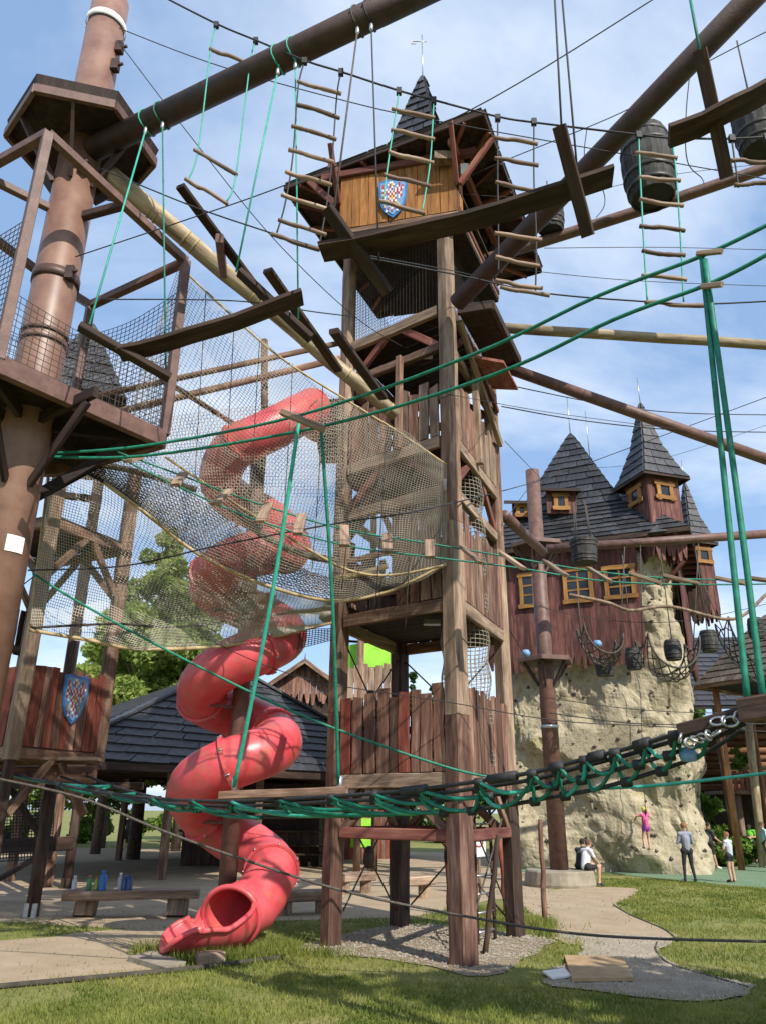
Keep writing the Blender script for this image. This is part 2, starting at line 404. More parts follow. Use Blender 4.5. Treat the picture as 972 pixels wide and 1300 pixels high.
def rod(name, p0, p1, r, mat, parent=None, n=12, r1=None, bend=0.0, seg=1, label=None):
    """round pole or pipe, local z along it"""
    p0, p1 = Vector(p0), Vector(p1); L = (p1-p0).length
    W = frame(p0, p1-p0)
    mb = MB(); r1 = r if r1 is None else r1
    pts = [Vector((bend*math.sin(i*2.1+L*9), bend*math.cos(i*1.7+L*5), L*i/seg)) if 0 < i < seg else Vector((0,0,L*i/seg)) for i in range(seg+1)]
    mb.tube(pts, [lerp(r, r1, i/seg) for i in range(seg+1)], n)
    return mb.build(name, mat, parent, True, W)
def smooth_path(pts, k=6):
    pts = [Vector(p) for p in pts]; n = len(pts); out = []
    for i in range(n-1):
        a, b, c, d = pts[max(i-1,0)], pts[i], pts[i+1], pts[min(i+2,n-1)]
        for j in range(k):
            t = j/k
            out.append(0.5*((2*b)+(c-a)*t+(2*a-5*b+4*c-d)*t*t+(3*b-a-3*c+d)*t**3))
    out.append(pts[-1]); return out
def rope(name, pts, r, mat, parent=None, n=6, curved=True, k=6):
    pts = smooth_path(pts, k) if curved and len(pts) > 2 else [Vector(p) for p in pts]
    return MB().tube(pts, r, n).build(name, mat, parent, True)
def sagline(a, b, sag, k=14):
    a, b = Vector(a), Vector(b)
    return [lerp(a, b, i/k) - Vector((0,0,sag*4*(i/k)*(1-i/k))) for i in range(k+1)]
def cable(px, r=0.012, mat='rope_black', label='thin dark steel cable strung across the open sky', group='thin dark cables strung between masts', name='steel_cable', k=8):
    o = rope(name, [P(*p) for p in px], r, mat, None, 6, True, k)
    return tag(o, label, 'cable', group)

def plank(name, base, xdir, up, w, L, th, mat, parent, wav=0.06, pointed=0.0, top_j=0.0):
    """board with uneven edges; local x width, y thickness, z length"""
    x = Vector(xdir).normalized(); z = Vector(up).normalized(); y = z.cross(x).normalized()
    W = Matrix((x, y, z)).transposed().to_4x4(); W.translation = Vector(base)
    vs = []; n = 4
    lv = [0, 0.25, 0.5, 0.75, 1] if not pointed else [0, min(0.2, 0.22/L), 0.4, 0.7, 1]
    for i in range(n+1):
        t = lv[i]
        xl = -w/2*(1+rnd.uniform(-wav, wav)); xr = w/2*(1+rnd.uniform(-wav, wav)); o = w*rnd.uniform(-wav, wav)*0.7
        zl = zr = L*t
        if i == n: zl += rnd.uniform(-top_j, top_j); zr += rnd.uniform(-top_j, top_j)
        if i == 0 and pointed:
            k = rnd.uniform(0.2, 0.8); xm = lerp(xl, xr, k)
            xl, xr = xm-0.2*w, xm+0.2*w; zl = zr = -pointed*rnd.uniform(0.3, 1)
        vs += [(xl+o, -th/2, zl), (xr+o, -th/2, zr), (xr+o, th/2, zr), (xl+o, th/2, zl)]
    fs = [(3,2,1,0), (n*4, n*4+1, n*4+2, n*4+3)]
    for i in range(n):
        for k in range(4):
            fs.append((i*4+k, i*4+(k+1) % 4, (i+1)*4+(k+1) % 4, (i+1)*4+k))
    return mesh_obj(name, vs, fs, M[mat], parent, W)
def plank_wall(p0, p1, h, pitch, mat, parent, fill=0.92, top=0.1, th=0.035, tilt=0.02, pointed=0.0, mats=None, wav=0.06, skip=None, name='plank'):
    p0, p1 = Vector(p0), Vector(p1); d = p1-p0; L = d.length; n = max(1, round(L/pitch)); d.normalize()
    edges = [0.0]
    for i in range(n): edges.append(edges[-1] + rnd.uniform(0.75, 1.25))
    s = L/edges[-1]
    for i in range(n):
        a, b = edges[i]*s, edges[i+1]*s; m = (a+b)/2
        if skip and skip(m/L): continue
        base = lerp(p0, p1, m/L)
        up = Vector((0,0,1)) + d*rnd.uniform(-tilt, tilt)
        off = d.cross(Vector((0,0,1))) * rnd.uniform(-0.008, 0.008)
        plank(name, base+off, d, up, (b-a)*fill, h+rnd.uniform(-top, top), th, rnd.choice(mats) if mats else mat, parent, wav, pointed, top*0.3)

def prisms(P0, P1, r):
    """arrays of edges -> thin three-sided strands"""
    d = P1-P0; L = np.linalg.norm(d, axis=1, keepdims=True); L[L == 0] = 1; d = d/L
    ref = np.where(np.abs(d[:, 2:3]) < 0.9, np.array([[0,0,1.0]]), np.array([[1.0,0,0]]))
    x = np.cross(ref, d); x /= np.linalg.norm(x, axis=1, keepdims=True); y = np.cross(d, x)
    vs = []
    for Q in (P0, P1):
        for k in range(3):
            a = 2*math.pi*k/3; vs.append(Q + r*(math.cos(a)*x + math.sin(a)*y))
    n = len(P0); v = np.stack(vs, axis=1).reshape(-1, 3)
    b = np.arange(n)[:, None]*6
    f = np.concatenate([b+np.array([[k, (k+1) % 3, 3+(k+1) % 3, 3+k]]) for k in range(3)], axis=0)
    return v, f
def np_mesh(name, v, f, mat, parent=None, fn=4, smooth=False):
    me = bpy.data.meshes.new(name)
    o0 = np.array([(v[:,0].min()+v[:,0].max())/2, (v[:,1].min()+v[:,1].max())/2, v[:,2].min()])
    v = v-o0
    me.vertices.add(len(v)); me.vertices.foreach_set('co', v.astype(np.float32).ravel())
    me.loops.add(f.size); me.loops.foreach_set('vertex_index', f.astype(np.int32).ravel())
    me.polygons.add(len(f)); me.polygons.foreach_set('loop_start', np.arange(0, f.size, fn, dtype=np.int32))
    me.polygons.foreach_set('loop_total', np.full(len(f), fn, dtype=np.int32))
    me.materials.append(M[mat]); me.update(calc_edges=True); me.validate()
    o = bpy.data.objects.new(name, me)
    return _place(o, Matrix.Translation(Vector(o0)), parent)
def net(name, grid, r, mat, parent=None, diag=False, keep=None):
    """grid [nu][nv] of points -> knotted net of strands"""
    g = np.array([[tuple(p) for p in row] for row in grid]); nu, nv = g.shape[:2]
    A, B = [], []
    if diag:
        ii, jj = np.meshgrid(np.arange(nu-1), np.arange(nv-1), indexing='ij'); e = (ii+jj) % 2 == 0
        a = np.where(e[..., None], g[:-1,:-1], g[1:,:-1]); b = np.where(e[..., None], g[1:,1:], g[:-1,1:])
        A.append(a.reshape(-1,3)); B.append(b.reshape(-1,3))
        for arr in (g[0], g[-1]): A.append(arr[:-1]); B.append(arr[1:])
    else:
        A += [g[:-1].reshape(-1,3), g[:,:-1].reshape(-1,3)]; B += [g[1:].reshape(-1,3), g[:,1:].reshape(-1,3)]
    A = np.concatenate(A); B = np.concatenate(B)
    v, f = prisms(A, B, r)
    return np_mesh(name, v, f, mat, parent)
def curve_at(pts, t):
    x = t*(len(pts)-1); i = min(int(x), len(pts)-2); return lerp(pts[i], pts[i+1], x-i)
def sheet(c0, c1, nu, nv, bulge=None):
    """ruled surface between two curves, with optional bulge vector function"""
    c0 = smooth_path(c0, 8) if len(c0) > 2 else c0; c1 = smooth_path(c1, 8) if len(c1) > 2 else c1
    out = []
    for i in range(nu):
        s = i/(nu-1); a, b = curve_at(c0, s), curve_at(c1, s); row = []
        for j in range(nv):
            t = j/(nv-1); p = lerp(a, b, t)
            if bulge: p = p + bulge(s, t)
            row.append(p)
        out.append(row)
    return out
def shingle_face(a, b, c, d, row, tile, mat, parent, th=0.045, name='shingle', lim=None):
    """a-b eave edge, d-c top edge"""
    a, b, c, d = (Vector(q) for q in (a, b, c, d))
    nrm = (b-a).cross(d-a)
    if nrm.length < 1e-6: nrm = (b-a).cross(c-a)
    nrm.normalize()
    if nrm.z < 0: nrm = -nrm
    Ls = ((d-a).length + (c-b).length)/2
    if (c-d).length < 1e-3: Ls = (((a+b)/2)-c).length
    n = max(1, round(Ls/row)); cnt = 0
    for i in range(n):
        t0, t1 = i/n, min(1.0, (i+1.18)/n)
        l0, r0, l1, r1 = lerp(a,d,t0), lerp(b,c,t0), lerp(a,d,t1), lerp(b,c,t1)
        w = (r0-l0).length; k = max(1, round(w/tile)); off = 0.5 if i % 2 else 0.0
        cuts = sorted({0.0, 1.0} | {min(1, max(0, (j+off+rnd.uniform(-0.18, 0.18))/k)) for j in range(0 if off else 1, k)})
        cuts = [q for m_, q in enumerate(cuts) if m_ == 0 or q-cuts[m_-1] > 0.25/k or q == 1.0]
        for u0, u1 in zip(cuts[:-1], cuts[1:]):
            g = 0.012/max(w, 0.1)
            u0g, u1g = u0+g, u1-g
            if u1g <= u0g: continue
            dz = rnd.uniform(-0.008, 0.010)
            sl = rnd.uniform(-0.02, 0.02)/max(Ls, 0.1)
            p = [lerp(l0,r0,u0g), lerp(l0,r0,u1g), lerp(l1,r1,u1g), lerp(l1,r1,u0g)]
            p[0] = p[0]-(d-a)*sl; p[1] = p[1]-(c-b)*sl
            lo = [p[0]+nrm*0.02, p[1]+nrm*0.02, p[2]+nrm*0.004, p[3]+nrm*0.004]
            hi = [p[0]+nrm*(0.02+th+dz), p[1]+nrm*(0.02+th+dz), p[2]+nrm*0.02, p[3]+nrm*0.02]
            mesh_obj(name, lo+hi, [(3,2,1,0),(4,5,6,7),(0,1,5,4),(1,2,6,5),(2,3,7,6),(3,0,4,7)], M[mat], parent)
            cnt += 1
    return cnt
def tiered_roof(name, cx, cy, rot, tiers, row, tile, mat, parent, sides=4, shing=None, under='under_roof', drop=0.06):
    """tiers: [(half width, z), ...] from eave to tip; shingles on every face (or those in shing)"""
    def ring(h, z): return [Vector((cx + h*math.sqrt(2)*math.cos(rot+math.pi/4+2*math.pi*k/sides), cy + h*math.sqrt(2)*math.sin(rot+math.pi/4+2*math.pi*k/sides), z)) for k in range(sides)]
    rings = [ring(h, z) for h, z in tiers]
    mb = MB(); vs = [p for rg in rings for p in rg]; fs = [tuple(reversed(range(sides)))]
    for i in range(len(rings)-1):
        for k in range(sides): fs.append((i*sides+k, i*sides+(k+1) % sides, (i+1)*sides+(k+1) % sides, (i+1)*sides+k))
    fs.append(tuple((len(rings)-1)*sides+k for k in range(sides)))
    mb.add(vs, fs); ro = mb.build(name, under, parent)
    for i in range(len(rings)-1):
        for k in range(sides):
            if shing is not None and k not in shing: continue
            a, b = rings[i][k], rings[i][(k+1) % sides]; d, c = rings[i+1][k], rings[i+1][(k+1) % sides]
            shingle_face(a, b, c, d, row, tile, mat, ro)
    return ro, rings

# ================================================================== the setting: ground
def ground_sheet(name, pts, z, mat, jit=0.06, closed=True):
    pts = [Vector((p.x, p.y, z)) for p in pts]; out = []
    n = len(pts)
    for i in range(n):
        a, b, c, d = pts[i-1], pts[i], pts[(i+1) % n], pts[(i+2) % n]
        L = (c-b).length; k = max(1, min(24, int(L/0.25)))
        if L > 12: k = 1
        for j in range(k):
            t = j/k
            q = 0.5*((2*b)+(c-a)*t+(2*a-5*b+4*c-d)*t*t+(3*b-a-3*c+d)*t**3) if L < 6 else lerp(b, c, t)
            s = noise.noise(q*1.7)*jit + noise.noise(q*6.1)*jit*0.5
            out.append(Vector((q.x+s, q.y+noise.noise(q*2.3+Vector((5,5,5)))*jit, z)))
    o = mesh_obj(name, out, [tuple(range(len(out)))], M[mat])
    if o.data.polygons[0].normal.z < 0: o.data.flip_normals()
    return tag(o, None, kind='structure'), out
o = mesh_obj('ground', [(-900,-300,0),(900,-300,0),(900,1500,0),(-900,1500,0)], [(0,1,2,3)], M['grass'])
tag(o, None, kind='structure')
gp = lambda L: [G(*p) for p in L]
o, yard = ground_sheet('dirt_yard', gp([(-420,1188),(0,1172),(60,1174),(130,1178),(205,1180),(300,1172),(390,1168),(520,1164),(590,1150),(640,1142),(690,1168),(705,1150),(700,1118),(640,1085),(420,1078),(60,1076),(-420,1070)]), 0.004, 'sand')
o, pathl = ground_sheet('sand_path', gp([(-420,1210),(-60,1198),(60,1190),(130,1182),(215,1180),(218,1192),(170,1212),(200,1224),(228,1228),(150,1238),(60,1246),(-30,1258),(-420,1300)]), 0.008, 'sand', 0.12)
o, pad = ground_sheet('tower_pad', gp([(372,1206),(420,1192),(470,1180),(540,1174),(600,1180),(650,1186),(700,1196),(668,1216),(636,1236),(590,1240),(545,1228),(480,1218),(425,1214)]), 0.012, 'dirt', 0.10)
o, patr = ground_sheet('footpath', gp([(688,1138),(720,1128),(800,1128),(806,1136),(782,1148),(800,1162),(842,1180),(858,1194),(780,1196),(716,1200),(702,1180)]), 0.016, 'sand', 0.15)
o, grav = ground_sheet('gravel_bed', gp([(712,1188),(780,1188),(856,1192),(836,1206),(850,1224),(905,1240),(952,1252),(930,1268),(850,1272),(770,1262),(690,1248),(722,1222),(742,1204)]), 0.020, 'gravel', 0.16)
o, rub = ground_sheet('rubber_pavement', gp([(640,1104),(740,1106),(800,1112),(860,1118),(972,1128),(1260,1142),(1400,1090),(1200,1068),(900,1068),(640,1080)]), 0.012, 'rubber', 0.03)
for px in ([(778,1150),(800,1163),(842,1181),(860,1196)], [(834,1198),(832,1208),(850,1226),(906,1243),(950,1256)]):
    o = rope('path_edging', [G(*p)+Vector((0,0,0.012)) for p in px], 0.024, 'edging')
    tag(o, 'low dark edging between the lawn and the gravel path', 'edging', 'path edgings beside the lawn')
o = rope('path_edging', [G(*p)+Vector((0,0,0.03)) for p in [(-60,1262),(40,1252),(150,1242),(250,1232),(360,1218)]], 0.035, 'edging')
tag(o, 'low dark edging between sandy path and grass by the slide', 'edging')

# grass blades (near part of the lawn)
def inside(poly, x, y):
    px = np.array([p.x for p in poly]); py = np.array([p.y for p in poly])
    res = np.zeros(len(x), bool); j = len(px)-1
    for i in range(len(px)):
        c = ((py[i] > y) != (py[j] > y)) & (x < (px[j]-px[i])*(y-py[i])/(py[j]-py[i]+1e-12)+px[i])
        res ^= c; j = i
    return res
rs = np.random.RandomState(5)
def blades(n, sampler, h0, h1, w):
    x, y = sampler(n)
    bad = np.zeros(len(x), bool)
    for poly in (yard, pathl, pad, patr, grav, rub): bad |= inside(poly, x+rs.normal(0,0.09,len(x)), y+rs.normal(0,0.12,len(x)))
    thin = rs.rand(len(x)) < 0.012
    nz_ = np.array([noise.noise((a_*0.55, b_*0.55, 0))+0.5*noise.noise((a_*2.1, b_*2.1, 3)) for a_, b_ in zip(x, y)])
    bad |= (nz_ < -0.22) & (rs.rand(len(x)) < 0.8)
    keep = ~bad | thin
    x, y = x[keep], y[keep]; n = len(x)
    h = rs.uniform(h0, h1, n); a = rs.uniform(0, 2*math.pi, n); lean = rs.normal(0, 0.45, (n, 2))*h[:, None]
    dx, dy = np.cos(a)*w/2, np.sin(a)*w/2
    v = np.empty((n, 3, 3)); v[:,0] = np.stack([x-dx, y-dy, np.zeros(n)], 1); v[:,1] = np.stack([x+dx, y+dy, np.zeros(n)], 1)
    v[:,2] = np.stack([x+lean[:,0], y+lean[:,1], h], 1)
    return v.reshape(-1,3)
def s_near(n):
    y = 8.6 + 10.5*rs.rand(n)**1.3; return (rs.rand(n)-0.5)*2*(0.60*y+0.5), y
def s_far(n):
    y = 17 + 11*rs.rand(n); return 3+rs.rand(n)*14, y
def s_tuft(n):
    cs = [G(*p) for p in [(345,1212),(330,1206),(370,1206),(300,1218),(255,1222),(195,1204),(200,1212),(690,1176),(705,1180),(660,1176),(420,1212),(590,1162),(610,1160),(760,1200),(725,1190),(190,1206)]]
    k = rs.randint(0, len(cs), n); c = np.array([(q.x, q.y) for q in cs])[k]
    return c[:,0]+rs.normal(0,0.30,n), c[:,1]+rs.normal(0,0.18,n)
v = np.concatenate([blades(120000, s_near, 0.03, 0.075, 0.016), blades(60000, s_far, 0.03, 0.07, 0.03), blades(9000, s_tuft, 0.08, 0.22, 0.018)])
o = np_mesh('grass', v, np.arange(len(v)).reshape(-1,3), 'grass_blade', fn=3)
tag(o, 'short green grass of the lawn around the tower', 'grass', kind='stuff')
# stones scattered over the gravel
def pebbles(poly, n):
    px = [p.x for p in poly]; py = [p.y for p in poly]
    x = rs.uniform(min(px), max(px), n); y = rs.uniform(min(py), max(py), n); k = inside(poly, x, y); x, y = x[k], y[k]; n = len(x)
    s = rs.uniform(0.012, 0.035, n); base = np.array([(1,0,0),(0,1,0),(-1,0,0),(0,-1,0),(0,0,0.7)])
    v = base[None]*s[:,None,None]*rs.uniform(0.6,1.4,(n,5,1)) + np.stack([x,y,np.full(n,0.018)],1)[:,None]
    f = (np.arange(n)[:,None,None]*5 + np.array([[0,1,4],[1,2,4],[2,3,4],[3,0,4]])[None]).reshape(-1,3)
    return v.reshape(-1,3), f
v1, f1 = pebbles(grav, 9000); v2, f2 = pebbles(pad, 4000)
o = np_mesh('gravel', np.concatenate([v1,v2]), np.concatenate([f1, f2+len(v1)]), 'gravel', fn=3)
tag(o, 'loose pale gravel on the path and tower base', 'gravel', kind='stuff')

# ================================================================== main timber tower
A, Bp, C, D = G(588,1226), G(420,1202), G(507,1176), G(654,1190)
TC = (A+Bp+C+D)/4
Z = Vector((0,0,1))
tower = thing('timber_tower', 'tall timber lookout tower with plank railings and a shingled roof', 'tower', (TC.x, TC.y, 0))
LV = [2.62, 5.35, 8.35, 11.15]
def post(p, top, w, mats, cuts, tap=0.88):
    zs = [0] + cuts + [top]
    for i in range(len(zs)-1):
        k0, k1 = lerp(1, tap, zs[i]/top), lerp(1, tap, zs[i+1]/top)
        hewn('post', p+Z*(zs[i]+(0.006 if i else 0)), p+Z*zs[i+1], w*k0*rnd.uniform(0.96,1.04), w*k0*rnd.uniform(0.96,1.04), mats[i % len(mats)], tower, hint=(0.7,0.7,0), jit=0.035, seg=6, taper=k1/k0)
post(A, 13.0, 0.33, ['timber_low', 'timber_grey', 'timber', 'timber_grey'], [3.4, 6.6, 9.0], 0.76)  # lowest length uses the darker timber, its shade painted in
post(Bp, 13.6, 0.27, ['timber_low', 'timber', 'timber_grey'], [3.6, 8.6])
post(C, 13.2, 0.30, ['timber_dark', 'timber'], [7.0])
post(D, 13.2, 0.26, ['timber_dark', 'timber_grey', 'timber'], [2.5, 7.0])  # back posts near black low down: shade below the deck as colour
AB, AD, BC, DC = (Bp-A), (D-A), (C-Bp), (C-D)
nAB = Vector((AB.y, -AB.x, 0)).normalized()
if nAB.dot(A-TC) < 0: nAB = -nAB
nAD = Vector((AD.y, -AD.x, 0)).normalized()
if nAD.dot(A-TC) < 0: nAD = -nAD
FACES = [(A, Bp, nAB), (A, D, nAD), (Bp, C, -nAD), (D, C, -nAB)]
def edge(p, q, z, inset=0.17):
    d = (q-p).normalized(); return p+d*inset+Z*z, q-d*inset+Z*z
for li, z in enumerate(LV):
    # deck planks
    dk = MB(); dk.slab([A+Z*(z-0.03), Bp+Z*(z-0.03), C+Z*(z-0.03), D+Z*(z-0.03)], Z*0.05)
    n = 11
    for i in range(n):
        t0, t1 = i/n+0.004, (i+1)/n-0.004
        a, b, c, d = lerp(A, D, t0), lerp(A, D, t1), lerp(Bp, C, t1), lerp(Bp, C, t0)
        k = 0.06 if li == 1 and 3 < i < 8 else 0
        mb = MB().slab([a+Z*(z-0.05), b+Z*(z-0.05), c+Z*(z-0.05), d+Z*(z-0.05)], Z*0.045)
        mb.build('deck_board', 'deck_dark', tower)
    for fi, (p, q, nn) in enumerate(FACES):
        e0, e1 = edge(p, q, z-0.16)
        hewn('rim_beam', e0+nn*0.05, e1+nn*0.05, 0.22, 0.10, 'timber_grey' if (li+fi) % 3 != 1 else 'timber', tower, jit=0.03)
        e0, e1 = edge(p, q, z-0.95)
        if li in (0,3): hewn('cross_beam', e0, e1, 0.17, 0.12, 'beam_red' if li == 0 else 'timber', tower, jit=0.03)
        if li == 2: hewn('cross_beam', e0-Z*0.15, e1-Z*0.15, 0.19, 0.12, 'timber_grey', tower, jit=0.03)
        # knee braces
        for s, (pp, qq) in enumerate(((p, q), (q, p))):
            d = (qq-pp).normalized()
            if li == 1: continue
            hewn('brace', pp+d*0.12+Z*(z-0.98), pp+d*1.0+Z*(z-0.24), 0.14, 0.09, 'timber' if li == 0 else 'beam_red', tower, jit=0.03)
# railings of rough planks
def rail(p, q, nn, z, h, pitch, mats, top=0.09, fill=0.86, tilt=0.03, skip=None, wav=0.09):
    e0, e1 = edge(p, q, z, 0.16)
    plank_wall(e0+nn*0.08, e1+nn*0.08, h, pitch, None, tower, fill, top, 0.04, tilt, 0, mats, wav, skip)
    f0, f1 = edge(p, q, z+h*0.72, 0.1)
    hewn('hand_rail', f0-nn*0.02, f1-nn*0.02, 0.10, 0.06, 'timber', tower)
    f0, f1 = edge(p, q, z+h*0.2, 0.1)
    hewn('hand_rail', f0-nn*0.02, f1-nn*0.02, 0.10, 0.06, 'timber', tower)
for fi, (p, q, nn) in enumerate(FACES):
    rail(p, q, nn, LV[0]-0.04, 1.28, 0.225 if fi == 0 else 0.2, ['fence','fence','fence'] if fi else ['fence','fence','fence','fence','fence_red'], fill=0.84)
    rail(p, q, nn, LV[1]-0.04, 1.45, 0.26, ['fence','timber','fence'], 0.22, skip=(lambda t: t > 0.5) if fi == 0 else None)
    rail(p, q, nn, LV[2]-0.04, 1.05, 0.25, ['fence','timber','timber_grey'], 0.18, skip=(lambda t: 0.40 < t < 0.46) if fi == 0 else None)
# a post in the middle of the third storey front and a strut
mAB = lerp(A, Bp, 0.42)
hewn('post', mAB+Z*(LV[2]-0.1)+nAB*0.16, mAB+Z*(LV[3]-0.9)+nAB*0.12, 0.12, 0.12, 'timber', tower)
mAD = lerp(A, D, 0.45)
hewn('post', mAD+Z*(LV[2]-0.1)+nAD*0.16, mAD+Z*(LV[3]-0.3)+nAD*0.12, 0.13, 0.13, 'timber_grey', tower)
hewn('brace', A+AD*0.06+Z*10.75+nAD*0.2, D-AD*0.02+Z*9.35+nAD*0.2, 0.16, 0.10, 'timber_grey', tower)
hewn('brace', A+AD*0.3+Z*10.9+nAD*0.12, D+Z*10.2+nAD*0.15, 0.11, 0.08, 'beam_red', tower)
# diagonal braces between storeys two and three
for (p, q, nn, z0, z1) in ((Bp, C, -nAD, 6.9, 8.0), (C, D, -nAB, 6.9, 8.0), (D, C, -nAB, 6.8, 7.9), (Bp, A, nAB, 7.0, 8.0)):
    d = (q-p); hewn('brace', p+d*0.05+Z*z0-nn*0.05, p+d*0.48+Z*z1-nn*0.05, 0.16, 0.10, 'timber_dark', tower)
mBC = lerp(Bp, C, 0.5); hewn('post', mBC+Z*LV[1], mBC+Z*(LV[2]-0.2), 0.13, 0.13, 'timber_grey', tower)
mDC = lerp(D, C, 0.62); hewn('post', mDC+Z*LV[1], mDC+Z*(LV[2]-0.2), 0.15, 0.15, 'timber_grey', tower)
# wire cross bracing with round plates
def xbrace(p, q, z0, z1, disc=True):
    m = lerp(p, q, 0.5)+Z*(z0+z1)/2
    for a, b in ((p+Z*z0, q+Z*z1), (q+Z*z0, p+Z*z1)):
        rod('bracing_wire', a, b, 0.016, 'rope_brown', tower, 6)
    if disc:
        nn = (q-p).cross(Z).normalized()
        rod('bracing_plate', m-nn*0.02, m+nn*0.02, 0.19, 'steel_dark', tower, 20)
xbrace(Bp, C, 0.15, LV[0]-0.3); xbrace(C, D, 0.15, LV[0]-0.3); xbrace(A, D, 0.15, LV[0]-0.3, False)
xbrace(Bp, C, LV[0]+0.3, LV[1]-0.3); xbrace(C, D, LV[0]+0.3, LV[1]-0.3, False); xbrace(C, D, LV[1]+0.3, LV[2]-1.2, False)
# house at the top: net band, orange planks, roof
def hnet(p, q, nn, z0, z1, cell=0.075, r=0.004):
    e0, e1 = edge(p, q, z0, 0.15); f0, f1 = edge(p, q, z1, 0.15)
    L = (e1-e0).length
    return net('safety_net', sheet([e0, e1], [f0, f1], int(L/cell), int((z1-z0)/cell)), r, 'net_dark', tower)
HZ = 13.05
hA, hB = V(581,267,HZ), V(430,292,HZ); hA.z = hB.z = 0; hD, hC = hA+AD*1.0, hB+AD*1.0
nH = Vector(((hB-hA).y, -(hB-hA).x, 0)).normalized()
if nH.y > 0: nH = -nH
HF = [(hA, hB, nH), (hA, hD, nAD), (hB, hC, -nAD), (hD, hC, -nH)]
for fi, (p, q, nn) in enumerate(HF):
    f_ = FACES[fi]; hnet(f_[0], f_[1], f_[2], LV[3]+0.05, 12.95)
    e0, e1 = edge(p, q, HZ, 0.02)
    if fi != 1:
        plank_wall(e0, e1, 1.5, 0.2, 'orange', tower, 0.95, 0.03, 0.035, 0.0, 0, None, 0.03)
    else:
        plank_wall(e0, lerp(e0, e1, 0.10), 1.5, 0.2, 'orange', tower, 0.95, 0.03, 0.035, 0.0, 0, None, 0.03)
        hewn('window_bar', e0+Z*0.55, e1+Z*0.55, 0.06, 0.05, 'timber_dark', tower)
        hewn('window_bar', e0+Z*0.05, e1+Z*0.05, 0.12, 0.08, 'beam_red', tower)
    e0, e1 = edge(p, q, 14.45, -0.4)
    hewn('wall_plate', e0+nn*0.02, e1+nn*0.02, 0.18, 0.14, 'beam_red', tower)
    hewn('rim_beam', edge(p, q, 12.98, 0)[0]-nn*0.03, edge(p, q, 12.98, 0)[1]-nn*0.03, 0.12, 0.09, 'timber', tower)
MB().slab([hA+Z*12.86, hB+Z*12.86, hC+Z*12.86, hD+Z*12.86], Z*0.06).build('house_floor', 'deck_dark', tower)
for p in (hA, hB, hC, hD): hewn('corner_post', p+Z*12.9+(hC+hA-p*2)*0.03, p+Z*14.6+(hC+hA-p*2)*0.03, 0.15, 0.15, 'timber_dark', tower)
mb = MB().box(hA+nAD*0.12+AD*0.04+Z*14.1, (0.16, 0.16, 0.28)); mb.build('floodlight', 'white', tower)
mb = MB().box(lerp(hA, hB, 0.1)+nH*0.2+Z*14.25, (0.36, 0.2, 0.2)); mb.build('junction_box', 'timber_grey', tower)
# roof, wide eaves
eN, eL = V(612,140,14.75), V(362,236,14.75)
eR = eN+AD*1.75; eB = eL+AD*1.75
rc = (eN+eL+eR+eB)/4; top_c = Vector((rc.x, rc.y, 0)); spz = P(536,98,rc.y)
ring0 = [eN, eL, eB, eR]
ring1 = [lerp(Vector((p.x, p.y, 0)), top_c, 0.62)+Z*16.45 for p in ring0]
ring2 = [lerp(Vector((p.x, p.y, 0)), top_c, 0.72)+Z*16.75 for p in ring0]
ring3 = [lerp(Vector((p.x, p.y, 0)), Vector((spz.x, spz.y, 0)), 0.985)+Z*spz.z for p in ring0]
mb = MB(); vs = ring0+ring1+ring2+ring3
fs = [(3,2,1,0)] + [(i*4+k, i*4+(k+1) % 4, (i+1)*4+(k+1) % 4, (i+1)*4+k) for i in range(3) for k in range(4)] + [(12,13,14,15)]
mb.add(vs, fs); troof = mb.build('roof', 'under_roof', tower)
for i in range(3):
    rg = [ring0, ring1, ring2, ring3]
    for k in range(4):
        if i == 0 and k in (1,2): pass
        shingle_face(rg[i][k], rg[i][(k+1) % 4], rg[i+1][(k+1) % 4], rg[i+1][k], 0.34, 0.5 if i < 2 else 0.45, 'shingle', troof)
for k in range(4):
    a, b = ring0[k], ring0[(k+1) % 4]
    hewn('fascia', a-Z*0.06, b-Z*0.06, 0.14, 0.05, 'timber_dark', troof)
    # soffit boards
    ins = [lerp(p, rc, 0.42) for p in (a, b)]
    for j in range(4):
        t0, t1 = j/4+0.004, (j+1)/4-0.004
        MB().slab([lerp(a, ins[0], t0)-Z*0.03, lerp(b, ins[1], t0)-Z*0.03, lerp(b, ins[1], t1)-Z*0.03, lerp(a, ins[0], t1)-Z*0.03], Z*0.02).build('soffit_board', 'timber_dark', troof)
    # rafters under the eaves
    for j in range(6):
        t = (j+0.5)/6
        hewn('rafter', lerp(a, b, t)-Z*0.12, lerp(lerp(a, b, t), rc, 0.40)-Z*0.12, 0.10, 0.07, 'beam_red', troof)
for q, dq in ((hA, nH), (hA, nAD), (hB, nH), (hD, nAD), (hB, -nAD)):
    hewn('brace', q+dq*0.05+Z*13.7, q+dq*0.75+Z*14.6, 0.12, 0.09, 'beam_red', tower)
rod('lightning_rod', spz-Z*0.2, spz+Z*1.55, 0.018, 'metal', troof, 6)
rod('weather_vane', spz+Z*1.3-Vector((0.25,0,0)), spz+Z*1.3+Vector((0.12,0,0)), 0.012, 'metal', troof, 6)
MB().slab([spz+Z*1.22-Vector((0.3,0,0)), spz+Z*1.22-Vector((0.16,0,0)), spz+Z*1.38-Vector((0.16,0,0)), spz+Z*1.34-Vector((0.3,0,0))], (0,0.02,0)).build('weather_vane', 'metal', troof)
